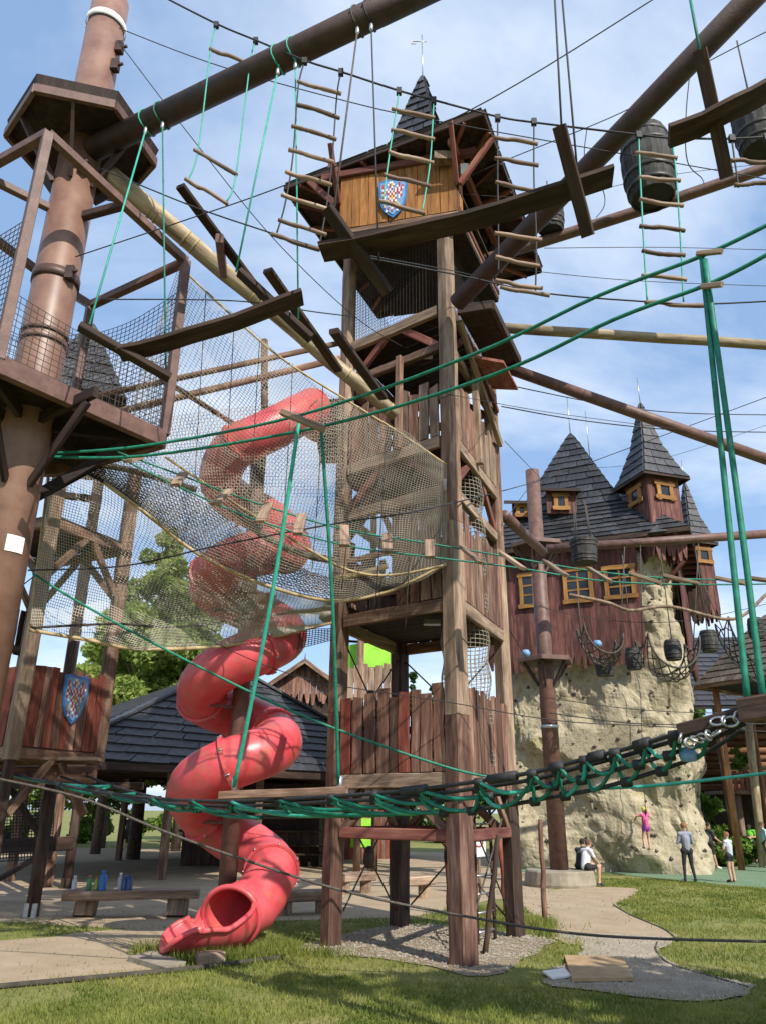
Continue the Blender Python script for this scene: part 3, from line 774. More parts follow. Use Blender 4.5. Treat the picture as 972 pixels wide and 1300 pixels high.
# jutting side deck on the right face
j0 = [A+nAD*0.2+AD*0.02, A+nAD*0.85+AD*0.05, A+nAD*0.85+AD*0.78, A+nAD*0.2+AD*0.78]
mb = MB().slab([p+Z*10.9 for p in j0], Z*0.10); mb.build('side_deck', 'deck_dark', tower)
for p, q in ((0,1),(1,2),(2,3)):
    hewn('side_beam', j0[p]+Z*10.93, j0[q]+Z*10.93, 0.20, 0.09, 'timber_dark', tower)
mb = MB().slab([A+nAD*0.25+AD*0.30+Z*10.35, A+nAD*0.8+AD*0.36+Z*10.2, A+nAD*0.8+AD*0.75+Z*10.2, A+nAD*0.25+AD*0.75+Z*10.35], Z*0.06)
mb.build('side_canopy', 'beam_red', tower)
# black dark lining under the house deck
# climbing net tubes inside the tower
def net_tube(c, r, z0, z1, nu, nv):
    g = [[c+Vector((r*(1+0.06*math.sin(j*0.7))*math.cos(2*math.pi*i/nu), r*math.sin(2*math.pi*i/nu), z0+(z1-z0)*j/nv)) for i in range(nu+1)] for j in range(nv+1)]
    return net('climbing_net', g, 0.007, 'net_tan', tower)
ct = lerp(lerp(A, D, 0.52), lerp(Bp, C, 0.52), 0.14)
net_tube(ct, 0.42, LV[0]+0.05, LV[1]-0.1, 30, 34); net_tube(ct, 0.42, LV[1]+0.05, LV[2]-0.1, 30, 36)
rod('hook', A+nAB*0.2+Z*7.15, A+nAB*0.2+Z*7.35, 0.03, 'white', tower, 8)
mb = MB().box(lerp(lerp(A,C,0.4),D,0.0)+Z*(LV[3]-0.2), (0.3,0.16,0.08)); mb.build('floodlight', 'metal', tower)
mb = MB().box(lerp(A,C,0.35)+Z*(LV[1]-0.16), (0.3,0.16,0.08)); mb.build('floodlight', 'metal', tower)

# heraldic shields
EAGLE = ["....ww......",
         "r..wryw..r..",
         "rw..rw..wr.r",
         "wrw.wr.wrwrw",
         "rwrwrwrwrwr.",
         "wr.rwrwr.rw.",
         "rw.wryrw.wr.",
         ".w.rwywr.w..",
         "...wrwrw....",
         "..y.rwr.y...",
         ".y..wrw..y..",
         "...r.w.r....",
         "..w..r..w..."]
def shield(c, xd, nn, w, h, label):
    xd = Vector(xd).normalized(); t = thing('coat_of_arms', label, 'shield', c)
    yd = nn.cross(xd).normalized()
    if yd.z < 0: yd = -yd
    out = []
    for u, v in ((-0.5,0.46),(-0.25,0.5),(0,0.47),(0.25,0.5),(0.5,0.46),(0.48,0.1),(0.42,-0.15),(0.28,-0.36),(0,-0.52),(-0.28,-0.36),(-0.42,-0.15),(-0.48,0.1)): out.append((u, v))
    MB().slab([c+xd*u*w+yd*v*h for u, v in out], nn*0.03).build('shield_rim', 'blue', t)
    MB().slab([c+nn*0.031+xd*u*w*0.86+yd*v*h*0.88 for u, v in out], nn*0.012).build('shield_field', 'blue_light', t)
    cw, ch = w*0.74/12, h*0.80/13
    parts = {'r': MB(), 'w': MB(), 'y': MB()}
    for j, row in enumerate(EAGLE):
        for i, ch_ in enumerate(row):
            if ch_ == '.': continue
            q = c+nn*0.044+xd*((i-5.5)*cw)+yd*((6-j)*ch+h*0.02)
            j2 = lambda: rnd.uniform(0.38, 0.54)
            parts[ch_].slab([q-xd*cw*j2()-yd*ch*j2(), q+xd*cw*j2()-yd*ch*j2(), q+xd*cw*j2()+yd*ch*j2(), q-xd*cw*j2()+yd*ch*j2()], nn*0.006)
    for k, m in (('r','em_red'),('w','em_white'),('y','em_yellow')): tag(parts[k].build('eagle_emblem', m, t), None, kind='stuff')
sc = V(503,264,13.55)
sc = lerp(hA, hB, (hA-Vector((sc.x, sc.y, 0))).length/(hA-hB).length)+nH*0.05+Z*13.58
shield(sc, hA-hB, nH, 0.60, 0.98, 'blue coat of arms with chequered eagle on the orange planks under the tower roof')

# ================================================================== red spiral tube slide
SX = Vector((-2.50, 14.0, 0)); SR, TR = 0.71, 0.42
slide = thing('spiral_tube_slide', 'red plastic spiral tube slide winding around a brown steel column', 'slide', (SX.x, SX.y, 0))
ctl = []
for k, (py, off) in enumerate([(1108,0),(1066,1),(1012,2),(970,3),(944,0),(912,1),(884,2),(838,3),(808,0),(776,1),(745,2),(706,3),(694,0),(652,1),(612,2),(556,3)]):
    ang = k*90.0
    Yq = 14.0 + SR*math.sin(R(ang))
    ctl.append((ang, P(300, py, Yq).z))
ctl[0] = (0, 1.05)
def zat(ang):
    if ang <= 0: return ctl[0][1] + ang*(0.92/90)
    i = min(int(ang//90), len(ctl)-2); t = (ang-ctl[i][0])/90.0
    z0, z1, z2, z3 = ctl[max(i-1,0)][1], ctl[i][1], ctl[i+1][1], ctl[min(i+2, len(ctl)-1)][1]
    return 0.5*((2*z1)+(z2-z0)*t+(2*z0-5*z1+4*z2-z3)*t*t+(3*z1-z0-3*z2+z3)*t**3)
path = []
a0 = -42
e0 = SX + Vector((SR*math.cos(R(a0)), SR*math.sin(R(a0)), 0)); e0.z = zat(a0)
mouth = e0 + Vector((-0.62,-0.78,0)).normalized()*0.46 - Z*0.13
path += [mouth, lerp(mouth, e0, 0.5)+Z*0.005]
ang = a0
while ang < 1356:
    path.append(Vector((SX.x+SR*math.cos(R(ang)), SX.y+SR*math.sin(R(ang)), zat(ang)))); ang += 12
tail = P(396,518,14.15); inn = tail+Vector((0.10,0.95,0.12))
path += [P(352,542,13.42), P(378,528,13.7), tail, lerp(tail, inn, 0.5)+Vector((-0.02,0,0)), inn]
SHEAR = -0.17
def ring_at(i, r, n=28):
    p = path[i]; t = (path[min(i+1,len(path)-1)]-path[max(i-1,0)]).normalized()
    x = Z.cross(t).normalized(); y = t.cross(x)
    sh = SHEAR if i == 0 else 0.0
    return [p+(x*math.cos(2*math.pi*k/n)+y*math.sin(2*math.pi*k/n))*r+t*(sh*math.cos(2*math.pi*k/n)) for k in range(n)]
cutsI = [0, 6]; 
while cutsI[-1] < len(path)-14: cutsI.append(cutsI[-1]+11)
cutsI.append(len(path)-1)
def sweep(idx, r, n=28, caps=False):
    vs = []; fs = []
    for i in idx: vs += ring_at(i, r, n)
    for a in range(len(idx)-1):
        for k in range(n): fs.append((a*n+k, a*n+(k+1) % n, (a+1)*n+(k+1) % n, (a+1)*n+k))
    return vs, fs
for s in range(len(cutsI)-1):
    i0, i1 = cutsI[s], cutsI[s+1]
    vs, fs = sweep(list(range(i0, i1+1)), TR)
    mesh_obj('tube_section', vs, fs, M['slide'], slide, None, True)
    if s > 0:   # bolted flange
        p = path[i0]; t = (path[i0+1]-path[i0-1]).normalized(); x = Z.cross(t).normalized(); y = t.cross(x)
        mb = MB(); n = 28
        prof = [(TR+0.004,-0.035),(TR+0.045,-0.03),(TR+0.045,0.03),(TR+0.004,0.035)]
        vs = []; fs = []
        for r, z in prof: vs += [p+t*z+(x*math.cos(2*math.pi*k/n)+y*math.sin(2*math.pi*k/n))*r for k in range(n)]
        for a in range(3):
            for k in range(n): fs.append((a*n+k, a*n+(k+1) % n, (a+1)*n+(k+1) % n, (a+1)*n+k))
        fl = mesh_obj('flange', vs, fs, M['slide'], slide, None, False)
        if s < 9:
            for k in range(0, n, 4):
                q = p+(x*math.cos(2*math.pi*k/n)+y*math.sin(2*math.pi*k/n))*(TR+0.05)
                rod('bolt', q-t*0.045, q+t*0.045, 0.012, 'metal', fl, 6)
# inside of the mouth (a wall with thickness)
vs, fs = sweep([0,1,2,3,4,5,6,7,8], TR-0.02); mesh_obj('tube_lining', vs, [tuple(reversed(f)) for f in fs], M['slide'], slide, None, True)
vs, fs = sweep([6,7,8,9,10,11,12], TR-0.03)
# open exit trough with rolled rim
t0 = (path[0]-path[1]).normalized(); t0.z = 0; t0.normalize(); t1_ = Vector((-0.93,-0.37,0)).normalized()
n = 22; ns = 14; vs = []; fs = []; rim = []; c = path[0].copy()
for s in range(ns+1):
    q = s/ns; t = lerp(t0, t1_, min(1, q*1.5)).normalized(); x = Z.cross(t).normalized()
    if s: c = c+t*(1.02/ns)+Z*(0.13/ns)
    half = lerp(R(125), R(72), min(1, q*3.0)**0.6) if q < 0.5 else lerp(R(72), R(66), (q-0.5)/0.5)
    rr = TR+0.012+0.20*q
    row = []
    for k in range(n+1):
        w_ = 2*k/n-1; a = -math.pi/2+half*w_
        fwd = -(0.14*w_*w_+0.30*w_**6)*q**3; shr = SHEAR*math.cos(a)*(1-q)**3
        row.append(c+x*(rr*math.cos(a))+t*(fwd+shr)+Z*(rr*math.sin(a)*(1-0.10*q)+0.05*max(0, (q-0.75)/0.25)**2))
    vs += row; rim.append(row)
for s in range(ns):
    for k in range(n):
        a = s*(n+1)+k; fs.append((a, a+1, a+n+2, a+n+1))
chute = mesh_obj('exit_chute', vs, fs, M['slide'], slide, None, True)
so = chute.modifiers.new('thickness', 'SOLIDIFY'); so.thickness = 0.03
lip = [r[0] for r in rim] + rim[-1][1:-1] + [r[-1] for r in reversed(rim)]
MB().tube(smooth_path(lip, 2), 0.042, 8).build('rolled_rim', 'slide', slide, True)
ringp = [lerp(q, path[0], -0.03) for q in ring_at(0, TR, 32)]; ringp.append(ringp[0])
MB().tube(ringp, 0.042, 8, False).build('mouth_rim', 'slide', slide, True)
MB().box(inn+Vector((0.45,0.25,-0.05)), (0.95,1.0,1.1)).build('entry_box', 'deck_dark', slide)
# column and brackets
rod('support_column', SX, SX+Z*9.2, 0.15, 'steel', slide, 16)
for (ang, dz) in ((225,-0.35),(180,-0.4),(585,-0.45),(900,-0.45),(1290,-0.5),(315,-0.3)):
    z = zat(ang)+dz; e = SX+Vector((0.62*math.cos(R(ang)), 0.62*math.sin(R(ang)), z))
    b = MB().tube([SX+Z*z, e, e+Z*0.2], 0.03, 8); b.build('bracket', 'steel', slide)
fb = G(265,1228); hewn('foot_block', Vector((fb.x-0.18, fb.y+0.05, 0.085)), Vector((fb.x+0.16, fb.y+0.2, 0.085)), 0.17, 0.22, 'timber_grey', slide)
st = MB().slab([G(162,1221)+Z*0.01, G(196,1213)+Z*0.01, G(236,1228)+Z*0.01, G(210,1236)+Z*0.01], Z*0.06).build('stone_slab', 'concrete')
tag(st, 'flat stone slab lying in the sand at the end of the slide', 'slab')

# ================================================================== big steel mast with two platforms (left)
MX = Vector((-4.96, 9.55, 0))
mast = thing('steel_mast', 'thick brown steel mast carrying a hexagonal roof and a caged platform', 'mast', MX)
rod('pole', MX, MX+Z*15.5, 0.335, 'mast', mast, 32, 0.31, 0, 1)
for z, h in ((9.32, 0.16), (8.38, 0.05), (8.24, 0.04)):
    MB().lathe([(0.338,0),(0.342,0),(0.342,h),(0.338,h)], 32, MX+Z*z, False).build('clamp_band', 'mast_band', mast, True)
MB().lathe([(0.338,0),(0.341,0),(0.341,0.14),(0.338,0.14)], 32, MX+Z*14.78, False).build('clamp_band', 'white', mast, True)
# paper notice on the pole
ang0 = math.atan2(-MX.y, -MX.x)
pl = []
for k in range(5):
    a = ang0+0.40+lerp(0.35, -0.35, k/4); pl.append(MX+Vector((0.338*math.cos(a), 0.338*math.sin(a), 0)))
zz = V(22,690,0).z; zz = P(22,698,9.25).z
MB().add([p+Z*zz for p in pl]+[p+Z*(zz+0.22) for p in pl], [(k, k+1, k+6, k+5) for k in range(4)]).build('notice', 'white', mast)
# hexagonal roof plate
hexc = Vector((MX.x, MX.y, 11.75))
def hexring(r, z, rot=0.25): return [MX+Vector((r*math.cos(rot+math.pi/3*k), r*math.sin(rot+math.pi/3*k), z)) for k in range(6)]
h0, h1 = hexring(1.12, 12.08), hexring(1.18, 12.34)
mb = MB(); mb.add(h0+h1+[MX+Z*12.58], [(5,4,3,2,1,0)]+[(k, (k+1) % 6, 6+(k+1) % 6, 6+k) for k in range(6)]+[(6+k, 6+(k+1) % 6, 12) for k in range(6)])
hexr = mb.build('hexagonal_roof', 'deck_dark', mast)
for k in range(6):
    hewn('rim_board', hexring(1.15, 12.06)[k], hexring(1.15, 12.06)[(k+1) % 6], 0.16, 0.07, 'steel', hexr, jit=0.0, cham=0.05, seg=1)
    a = 0.25+math.pi/3*k+0.5
    dv = Vector((math.cos(a), math.sin(a), 0))
    hewn('roof_strut', MX+dv*0.33+Z*11.15, MX+dv*0.95+Z*12.03, 0.12, 0.05, 'steel_dark', hexr, jit=0.0, cham=0.05, seg=1)
# caged platform
DZ, TZ = 7.15, 10.75
c1 = V(-2,456,DZ); c2 = V(209,552,DZ)
c3 = c2+Vector((-1.9, 1.05, 0)); c0 = c1+Vector((-2.2, 1.2, 0)); c4 = c0+Vector((0.9, 1.9, 0))
plat = [c1, c2, c3, c4, c0]
t1, t2 = P(44,170,c1.y), P(232,332,c2.y)
MB().slab([p-Z*0.02 for p in plat], Z*0.06).build('platform_deck', 'deck_dark', mast)
for i in range(5):
    hewn('deck_beam', plat[i]-Z*0.08, plat[(i+1) % 5]-Z*0.08, 0.26, 0.12, 'steel', mast, jit=0.0, cham=0.08, seg=1)
for q in range(7):
    a = q*math.pi*2/7+0.3; dv = Vector((math.cos(a), math.sin(a), 0))
    hewn('deck_joist', MX+dv*0.3+Z*(DZ-0.15), MX+dv*1.5+Z*(DZ-0.12), 0.16, 0.08, 'deck_dark', mast, jit=0, seg=1)
    hewn('deck_strut', MX+dv*0.33+Z*(DZ-1.15), MX+dv*1.35+Z*(DZ-0.22), 0.14, 0.06, 'deck_dark', mast, jit=0, seg=1)  # joists and struts coloured near black to paint the shade under the platform
def vert(p, top): return Vector((p.x, p.y, top))
tz1, tz2 = t1.z, t2.z
tops = [vert(c1, tz1), vert(c2, tz2), vert(c3, tz2-0.1), vert(c4, tz1), vert(c0, tz1)]
for p, q in zip(plat, tops):
    hewn('cage_post', p, q, 0.13, 0.13, 'steel', mast, hint=(1,0.9,0), jit=0, cham=0.05, seg=1)
for i in range(5):
    hewn('cage_rail', tops[i], tops[(i+1) % 5], 0.13, 0.12, 'steel', mast, jit=0, cham=0.05, seg=1)
m12 = lerp(tops[0], tops[1], 0.52)
hewn('cage_rail', Vector((MX.x, MX.y, m12.z+0.02)), m12, 0.13, 0.12, 'steel_dark', mast, jit=0, seg=1)
hewn('cage_rail', Vector((MX.x, MX.y, tz1-0.2)), lerp(tops[0], tops[4], 0.5)-Z*0.2, 0.12, 0.11, 'steel', mast, jit=0, seg=1)
def net_panel(a, b, za, zb, cell, mat='net_dark', parent=None, r=0.006, sag=0.15):
    L = (b-a).length; H = (za+zb)/2-a.z
    nu, nv = int(L/cell), int(H/cell)
    bot = [a, b]; top = [vert(a, za), vert(lerp(a, b, 0.5), (za+zb)/2-sag), vert(b, zb)]
    return net('cage_net', sheet(smooth_path([a, lerp(a, b, .5), b], 8), top, nu, nv), r, mat, parent)
net_panel(c2, c3, DZ+2.6, DZ+2.4, 0.085, parent=mast)
net_panel(c3, c4, DZ+2.5, DZ+2.6, 0.085, parent=mast)
net_panel(c1, c0, DZ+2.2, DZ+2.3, 0.085, parent=mast)
net_panel(c0, c4, DZ+2.2, DZ+2.3, 0.085, parent=mast)
net_panel(c1, c2, DZ+1.0, DZ+1.15, 0.085, parent=mast)
for z, aa in ((9.4, 0.6), (14.25, 0.25), (13.8, 0.3), (11.4, 0.9)):
    dv = Vector((math.cos(-aa), math.sin(-aa), 0))
    rod('shackle', MX+dv*0.3+Z*z, MX+dv*0.5+Z*z, 0.03, 'steel_dark', mast, 8)
    MB().box(MX+dv*0.36+Z*z, (0.12, 0.12, 0.22)).build('bracket_plate', 'steel_dark', mast)

# ================================================================== pipes and log beams in the air
def pipe(name, a, b, r, mat, label, cat, r1=None, group=None, bend=0.0, seg=1):
    o = rod(name, a, b, r, mat, None, 20, r1, bend, seg); return tag(o, label, cat, group)
pipe('steel_beam', P(118,190,9.4), P(640,-62,6.5), 0.19, 'steel_dark', 'thick dark brown tube running out from the hexagonal roof of the mast', 'beam')
lg = pipe('log_beam', P(140,222,9.55), P(502,527,12.35), 0.155, 'log', 'pale worn round log sloping from the mast to the tower', 'log', 0.125, bend=0.012, seg=8)
for q in (0.13, 0.15, 0.24, 0.27, 0.36, 0.47, 0.49, 0.66, 0.81, 0.97):
    a = lerp(P(140,222,9.55), P(502,527,12.35), q); b = lerp(P(140,222,9.55), P(502,527,12.35), q+0.005)
    rod('rope_lashing', a, b, lerp(0.162, 0.135, q), 'rope_tan', lg, 12)
pipe('steel_beam', P(580,384,11.85), P(1010,-62,6.2), 0.165, 'steel_dark', 'dark brown tube rising past the barrels from below the tower house', 'beam')
pa, pb, pc_ = P(600,334,14.2), P(822,264,13.2), P(1010,200,12.3)
o = MB().tube(smooth_path([pa, pb, pc_], 6), 0.125, 16).build('steel_beam', 'steel', None, True); tag(o, 'brown tube behind the hanging barrels, running out from the tower side deck', 'beam')
pipe('log_beam', P(632,416,13.8), P(1040,442,14.5), 0.11, 'log', 'pale level log running out from the tower above the castle roofs', 'log', bend=0.01, seg=8)
pipe('steel_beam', P(640,466,14.4), P(1040,607,15.6), 0.125, 'steel', 'brown tube sloping down past the castle spires from the tower railing', 'beam')
pipe('steel_beam', P(640,655,15.4), P(688,700,22.2), 0.13, 'steel', 'short brown tube between timber tower and the slim mast before the castle', 'beam')
pipe('steel_beam', P(694,697,22.6), P(1040,673,23.5), 0.14, 'steel', 'brown tube from the slim mast crossing the castle front below its eaves', 'beam')
# rails behind the big net
pipe('rail_log', P(104,534,12.8), P(445,452,13.9), 0.07, 'timber', 'lower weathered rail log behind the large tan net', 'log')
pipe('rail_log', P(100,508,12.9), P(438,434,14.0), 0.06, 'timber', 'topmost weathered rail log between caged platform and tower', 'log')
pipe('rail_log', P(205,480,11.4), P(300,540,13.6), 0.05, 'timber', 'short slanting pole behind the net beside the cage', 'pole')
o = rod('net_post', P(336,560,14.2), P(336,432,14.2), 0.075, 'timber', None, 10); tag(o, 'slim round timber post standing behind the big net beside the slide', 'post')

# ================================================================== nets between the mast and the tower
bigT = [P(228,338,10.2), P(345,445,10.9), P(440,508,11.4), P(500,545,11.7), P(566,590,12.0)]
bigB = [P(132,612,10.4), P(190,655,10.9), P(250,702,11.5), P(330,740,12.0), P(415,762,12.4), P(490,752,12.4), P(566,716,12.1)]
nearnet = thing('net_tunnel', 'large tan rope net tunnel sagging between caged platform and timber tower', 'net', (bigB[3].x, bigB[3].y, bigB[3].z))
bl = lambda s, t: math.sin(math.pi*s)**0.5*Vector((0.05*math.sin(9*s)+0.10*noise.noise((s*7, t*5, 1)), 0.16*noise.noise((s*6, t*4, 7))-0.32*math.sin(math.pi*t)*math.sin(math.pi*min(1, s+0.15)), -0.12*math.sin(math.pi*t)+0.10*noise.noise((s*8, t*5, 4))))
net('net_wall', sheet(bigT, bigB, 112, 76, bl), 0.0044, 'net_tan', nearnet)
farT = [P(110,556,12.0), P(215,530,12.6), P(330,515,13.2), P(440,505,13.75)]
farB = [P(132,612,10.6), P(250,702,11.7), P(330,738,12.2), P(430,757,12.6)]
net('net_wall', sheet(farT, farB, 90, 56, lambda s, t: Vector((0, 0.35*math.sin(math.pi*t), -0.15*math.sin(math.pi*t)))), 0.0044, 'net_tan', nearnet)
# floor of the tunnel: a doubled dark net with rolled rope edges
flA = [P(66,582,10.2), P(130,590,10.7), P(200,606,11.2), P(262,640,11.6), P(330,690,12.0), P(400,728,12.3), P(470,738,12.4), P(545,722,12.4)]
flB = [P(66,576,10.4), P(150,600,11.5), P(230,622,12.0), P(300,668,12.3), P(360,712,12.7), P(440,742,12.9), P(500,735,12.9), P(555,718,12.7)]
net('net_floor', sheet(flA, bigB, 90, 16), 0.0075, 'net_dark', nearnet)
rope('edge_rope', bigB, 0.028, 'rope_tan', nearnet); rope('edge_rope', bigT, 0.018, 'rope_tan', nearnet)
rope('edge_rope', [P(210,580,10.9), P(300,640,11.4), P(400,702,11.9), P(450,726,12.2), P(500,730,12.2), P(562,718,12.0)], 0.022, 'rope_tan', nearnet)
rope('rolled_net', [P(112,588,11.2), P(170,598,11.5), P(250,622,11.9)], 0.055, 'thatch', nearnet, 8)
rope('rolled_net', [P(300,648,11.9), P(335,680,12.1), P(380,702,12.2), P(428,712,12.3)], 0.065, 'thatch', nearnet, 8)
rope('rolled_net', [P(425,735,12.3), P(460,728,12.4), P(492,718,12.4)], 0.05, 'rope_tan', nearnet, 8)
for px, pt in ((262,370),(298,404),(330,432),(372,462),(410,490),(448,512),(490,540),(528,566)):
    rope('hanging_cord', [P(px, pt, 10.3+(px-228)*0.0055), P(px-6, pt+110+rnd.uniform(-20,40), 11.6), P(px-14, pt+235, 12.2)], 0.008, 'rope_black' if px % 4 else 'rope_brown', nearnet, 5)
# flat net below
lnA = [P(64,588,11.3), P(140,618,11.8), P(250,702,12.2), P(330,740,12.6), P(424,765,13.2)]
lnB = [P(38,800,11.2), P(110,812,11.8), P(180,824,12.3), P(300,818,12.9), P(424,790,13.4)]
flat = thing('flat_net', 'flat beige net stretched below the net tunnel beside the mast', 'net', tuple(lnB[2]))
net('net_sheet', sheet(lnA, lnB, 100, 58, lambda s, t: Vector((0.06*noise.noise((s*6,t*4,2)), 0.12*noise.noise((s*5,t*4,9)), 0.06*noise.noise((s*7,t*3,5))))), 0.0052, 'net_beige', flat)
rope('edge_rope', lnB, 0.03, 'rope_tan', flat); rope('edge_rope', [P(38,797,11.2), P(150,792,11.9), P(240,795,12.6), P(424,770,13.3)], 0.02, 'net_dark', flat)
rope('edge_rope', [lnA[0], lnB[0]], 0.02, 'rope_tan', flat)
# dark strip of net in front of the tower at the end of the tunnel
net_o = net('hanging_net', sheet([P(330,800,13.6), P(424,798,13.5)], [P(322,838,13.6), P(424,812,13.5)], 26, 9), 0.008, 'net_dark')
tag(net_o, 'narrow dark strip of net hanging behind the slide by the tower post', 'net')

# ================================================================== left timber tower with the shield
Lt = {}
FL = P(14,962,14.4); FR = P(126,940,16.2)
FLb, FRb = vert(FL, 0), vert(FR, 0)
dvec = (FRb-FLb); nrm = Vector((dvec.y, -dvec.x, 0)).normalized()
if nrm.y > 0: nrm = -nrm
BL, BR = FLb-nrm*2.6, FRb-nrm*2.6
ltw = thing('timber_platform_tower', 'open timber tower with red plank wall behind the steel mast', 'tower', tuple((FLb+FRb+BL+BR)/4))
for p, top in ((FLb, 10.3), (FRb, 9.2), (BL, 9.2), (BR, 9.2)):
    for z0, z1, w_ in ((0, 2.8, 0.17), (2.806, 6.0, 0.26), (6.006, top, 0.26)):
        if z0 == 0 and p is FRb: continue
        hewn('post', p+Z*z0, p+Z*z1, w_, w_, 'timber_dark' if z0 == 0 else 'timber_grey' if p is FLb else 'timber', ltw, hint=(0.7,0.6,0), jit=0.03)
LC = [FLb, FRb, BR, BL]
for z in (3.1, 7.5):
    for i in range(8):
        a, b, c, d = lerp(FLb, FRb, i/8+0.004), lerp(FLb, FRb, (i+1)/8-0.004), lerp(BL, BR, (i+1)/8-0.004), lerp(BL, BR, i/8+0.004)
        MB().slab([q+Z*(z-0.04) for q in (a, b, c, d)], Z*0.05).build('deck_board', 'timber_dark', ltw)
    for i in range(4):
        p, q = LC[i], LC[(i+1) % 4]
        hewn('rim_beam', p+Z*(z-0.16), q+Z*(z-0.16), 0.2, 0.12, 'timber', ltw)
        d = (q-p)
        hewn('brace', p+d*0.06+Z*(z-1.2), p+d*0.45+Z*(z-0.25), 0.14, 0.1, 'timber', ltw)
        hewn('brace', q-d*0.06+Z*(z-1.2), q-d*0.45+Z*(z-0.25), 0.14, 0.1, 'timber', ltw)
for i in range(4):
    p, q = LC[i], LC[(i+1) % 4]
    nn = (q-p).cross(Z).normalized()
    if nn.dot(p-(FLb+BR)/2) < 0: nn = -nn
    plank_wall(p+nn*0.08+Z*3.05+(q-p)*0.06, p+nn*0.08+Z*3.05+(q-p)*0.94, 1.45, 0.19, None, ltw, 0.93, 0.06, 0.035, 0.01, 0, ['fence_red','fence','fence_red'])
    plank_wall(p+nn*0.08+Z*5.2+(q-p)*0.06, p+nn*0.08+Z*5.2+(q-p)*0.94, 0.95, 0.2, None, ltw, 0.8, 0.1, 0.035, 0.03, 0, ['timber_dark','fence']) if i == 2 else None
    for a, b in ((p, q), (q, p)): rod('bracing_wire', a+Z*5.0, b+Z*7.2, 0.014, 'rope_brown', ltw, 6) if i == 2 else None
hewn('hand_rail', BL+Z*5.3, BR+Z*5.3, 0.15, 0.1, 'timber_dark', ltw)
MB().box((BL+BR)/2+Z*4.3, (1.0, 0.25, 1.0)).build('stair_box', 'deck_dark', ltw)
MB().lathe([(0.0,0),(0.42,0),(0.44,0.25),(0.40,0.85),(0.34,1.0),(0.0,1.0)], 14, lerp(FLb, BL, 0.5)+Z*3.25+(FRb-FLb)*0.3).build('water_butt', 'deck_dark', ltw, True)
shc = lerp(FLb, FRb, 0.55)+nrm*0.12+Z*4.0
shield(shc, dvec if dvec.x > 0 else -dvec, nrm, 0.62, 0.92, 'blue coat of arms with chequered eagle on the red planks of the open timber tower')
# small beam and posts that the rope bridge is anchored to
an = thing('anchor_frame', 'dark timber frame with a pinkish beam where the rope bridge starts', 'frame', tuple(G(40,1165)))
b0, b1 = P(-60,984,15.6), P(121,984,15.6)
hewn('anchor_beam', b0, b1, 0.30, 0.22, 'fence', an, hint=(0,0,1))
hewn('cover_board', b0+Z*0.28+Vector((0,-.1,0)), b1+Z*0.28+Vector((0.1,-.1,0)), 0.06, 0.5, 'timber_grey', an)
for q in (G(40,1165), G(84,1128), G(-30,1150), G(60,1118)):
    t_ = 2.55
    rp = rod('anchor_post', q+Z*0.02, q+Z*t_, 0.13, 'timber_dark', an, 10)
    MB().box(q+Z*0.13, (0.24, 0.24, 0.26)).build('post_shoe', 'metal' if q.y < 18 else 'timber_dark', rp)
hewn('frame_beam', G(40,1165)+Z*2.5, G(84,1128)+Z*2.5, 0.16, 0.16, 'timber_dark', an)
hewn('frame_beam', G(-30,1150)+Z*2.5, Vector((b1.x, G(-30,1150).y, 2.5)), 0.16, 0.16, 'timber_dark', an)
hewn('frame_beam', P(-60,1078,19), P(95,1070,19), 0.3, 0.16, 'timber_dark', an)
hewn('brace', G(40,1165)+Z*1.4, G(40,1165)+Z*2.45+Vector((-0.9,0,0)), 0.12, 0.1, 'timber_dark', an)
hewn('brace', G(-30,1150)+Z*0.3, G(84,1128)+Z*1.3, 0.12, 0.1, 'timber_dark', an)
nt = net('play_net', sheet([P(-30,1020,18.2), P(70,1015,18.2)], [P(-30,1095,18.2), P(66,1090,18.2)], 26, 20), 0.012, 'net_dark', an)
for q in range(4):
    hk = lerp(b0, b1, 0.35+q*0.20)-Z*0.0+Vector((0,-0.13,0))
    rod('eye_bolt', hk+Vector((0,0.03,0)), hk-Vector((0,0.12,0)), 0.04, 'steel', an, 8)

# pointed roof on posts behind the caged platform
sp_c = P(108,470,20.0); spb = Vector((sp_c.x, sp_c.y, 0))
st_ = thing('spire_tower', 'dark shingled pointed roof on posts seen through the cage net', 'tower', tuple(spb))
ez_ = P(100,520,20.0).z; tz__ = P(112,412,20.0).z
sr_, sg_ = tiered_roof('roof', spb.x, spb.y, R(20), [(1.25, ez_), (0.75, lerp(ez_, tz__, 0.40)), (0.04, tz__)], 0.4, 0.6, 'shingle', st_)
for k in range(4):
    p = lerp(sg_[0][k], Vector((spb.x, spb.y, ez_)), 0.3); hewn('post', vert(p, 0), vert(p, ez_+0.1), 0.2, 0.2, 'timber_dark', st_)
    q = lerp(sg_[0][(k+1) % 4], Vector((spb.x, spb.y, ez_)), 0.3); hewn('rim_beam', vert(p, ez_-2.4), vert(q, ez_-2.4), 0.2, 0.14, 'timber_dark', st_)

# ================================================================== castle with climbing rock
C0 = Vector((11.3, 29.0, 0)); U = Vector((-0.91, 0.414, 0)).normalized(); Vv = Vector((0.414, 0.91, 0)).normalized()
def CL(u, v, z): return C0+U*u+Vv*v+Z*z
def on_front(px, py, v):
    """where the sight line through a picture point meets the front wall plane"""
    d = ray(px, py); p0 = C0+Vv*v; t = (p0-CAM).dot(Vv)/d.dot(Vv); return CAM+d*t
castle = thing('castle', 'castle building with a climbing rock base, red plank storey and slate turrets', 'building', tuple(CL(3.5,3.2,0)))
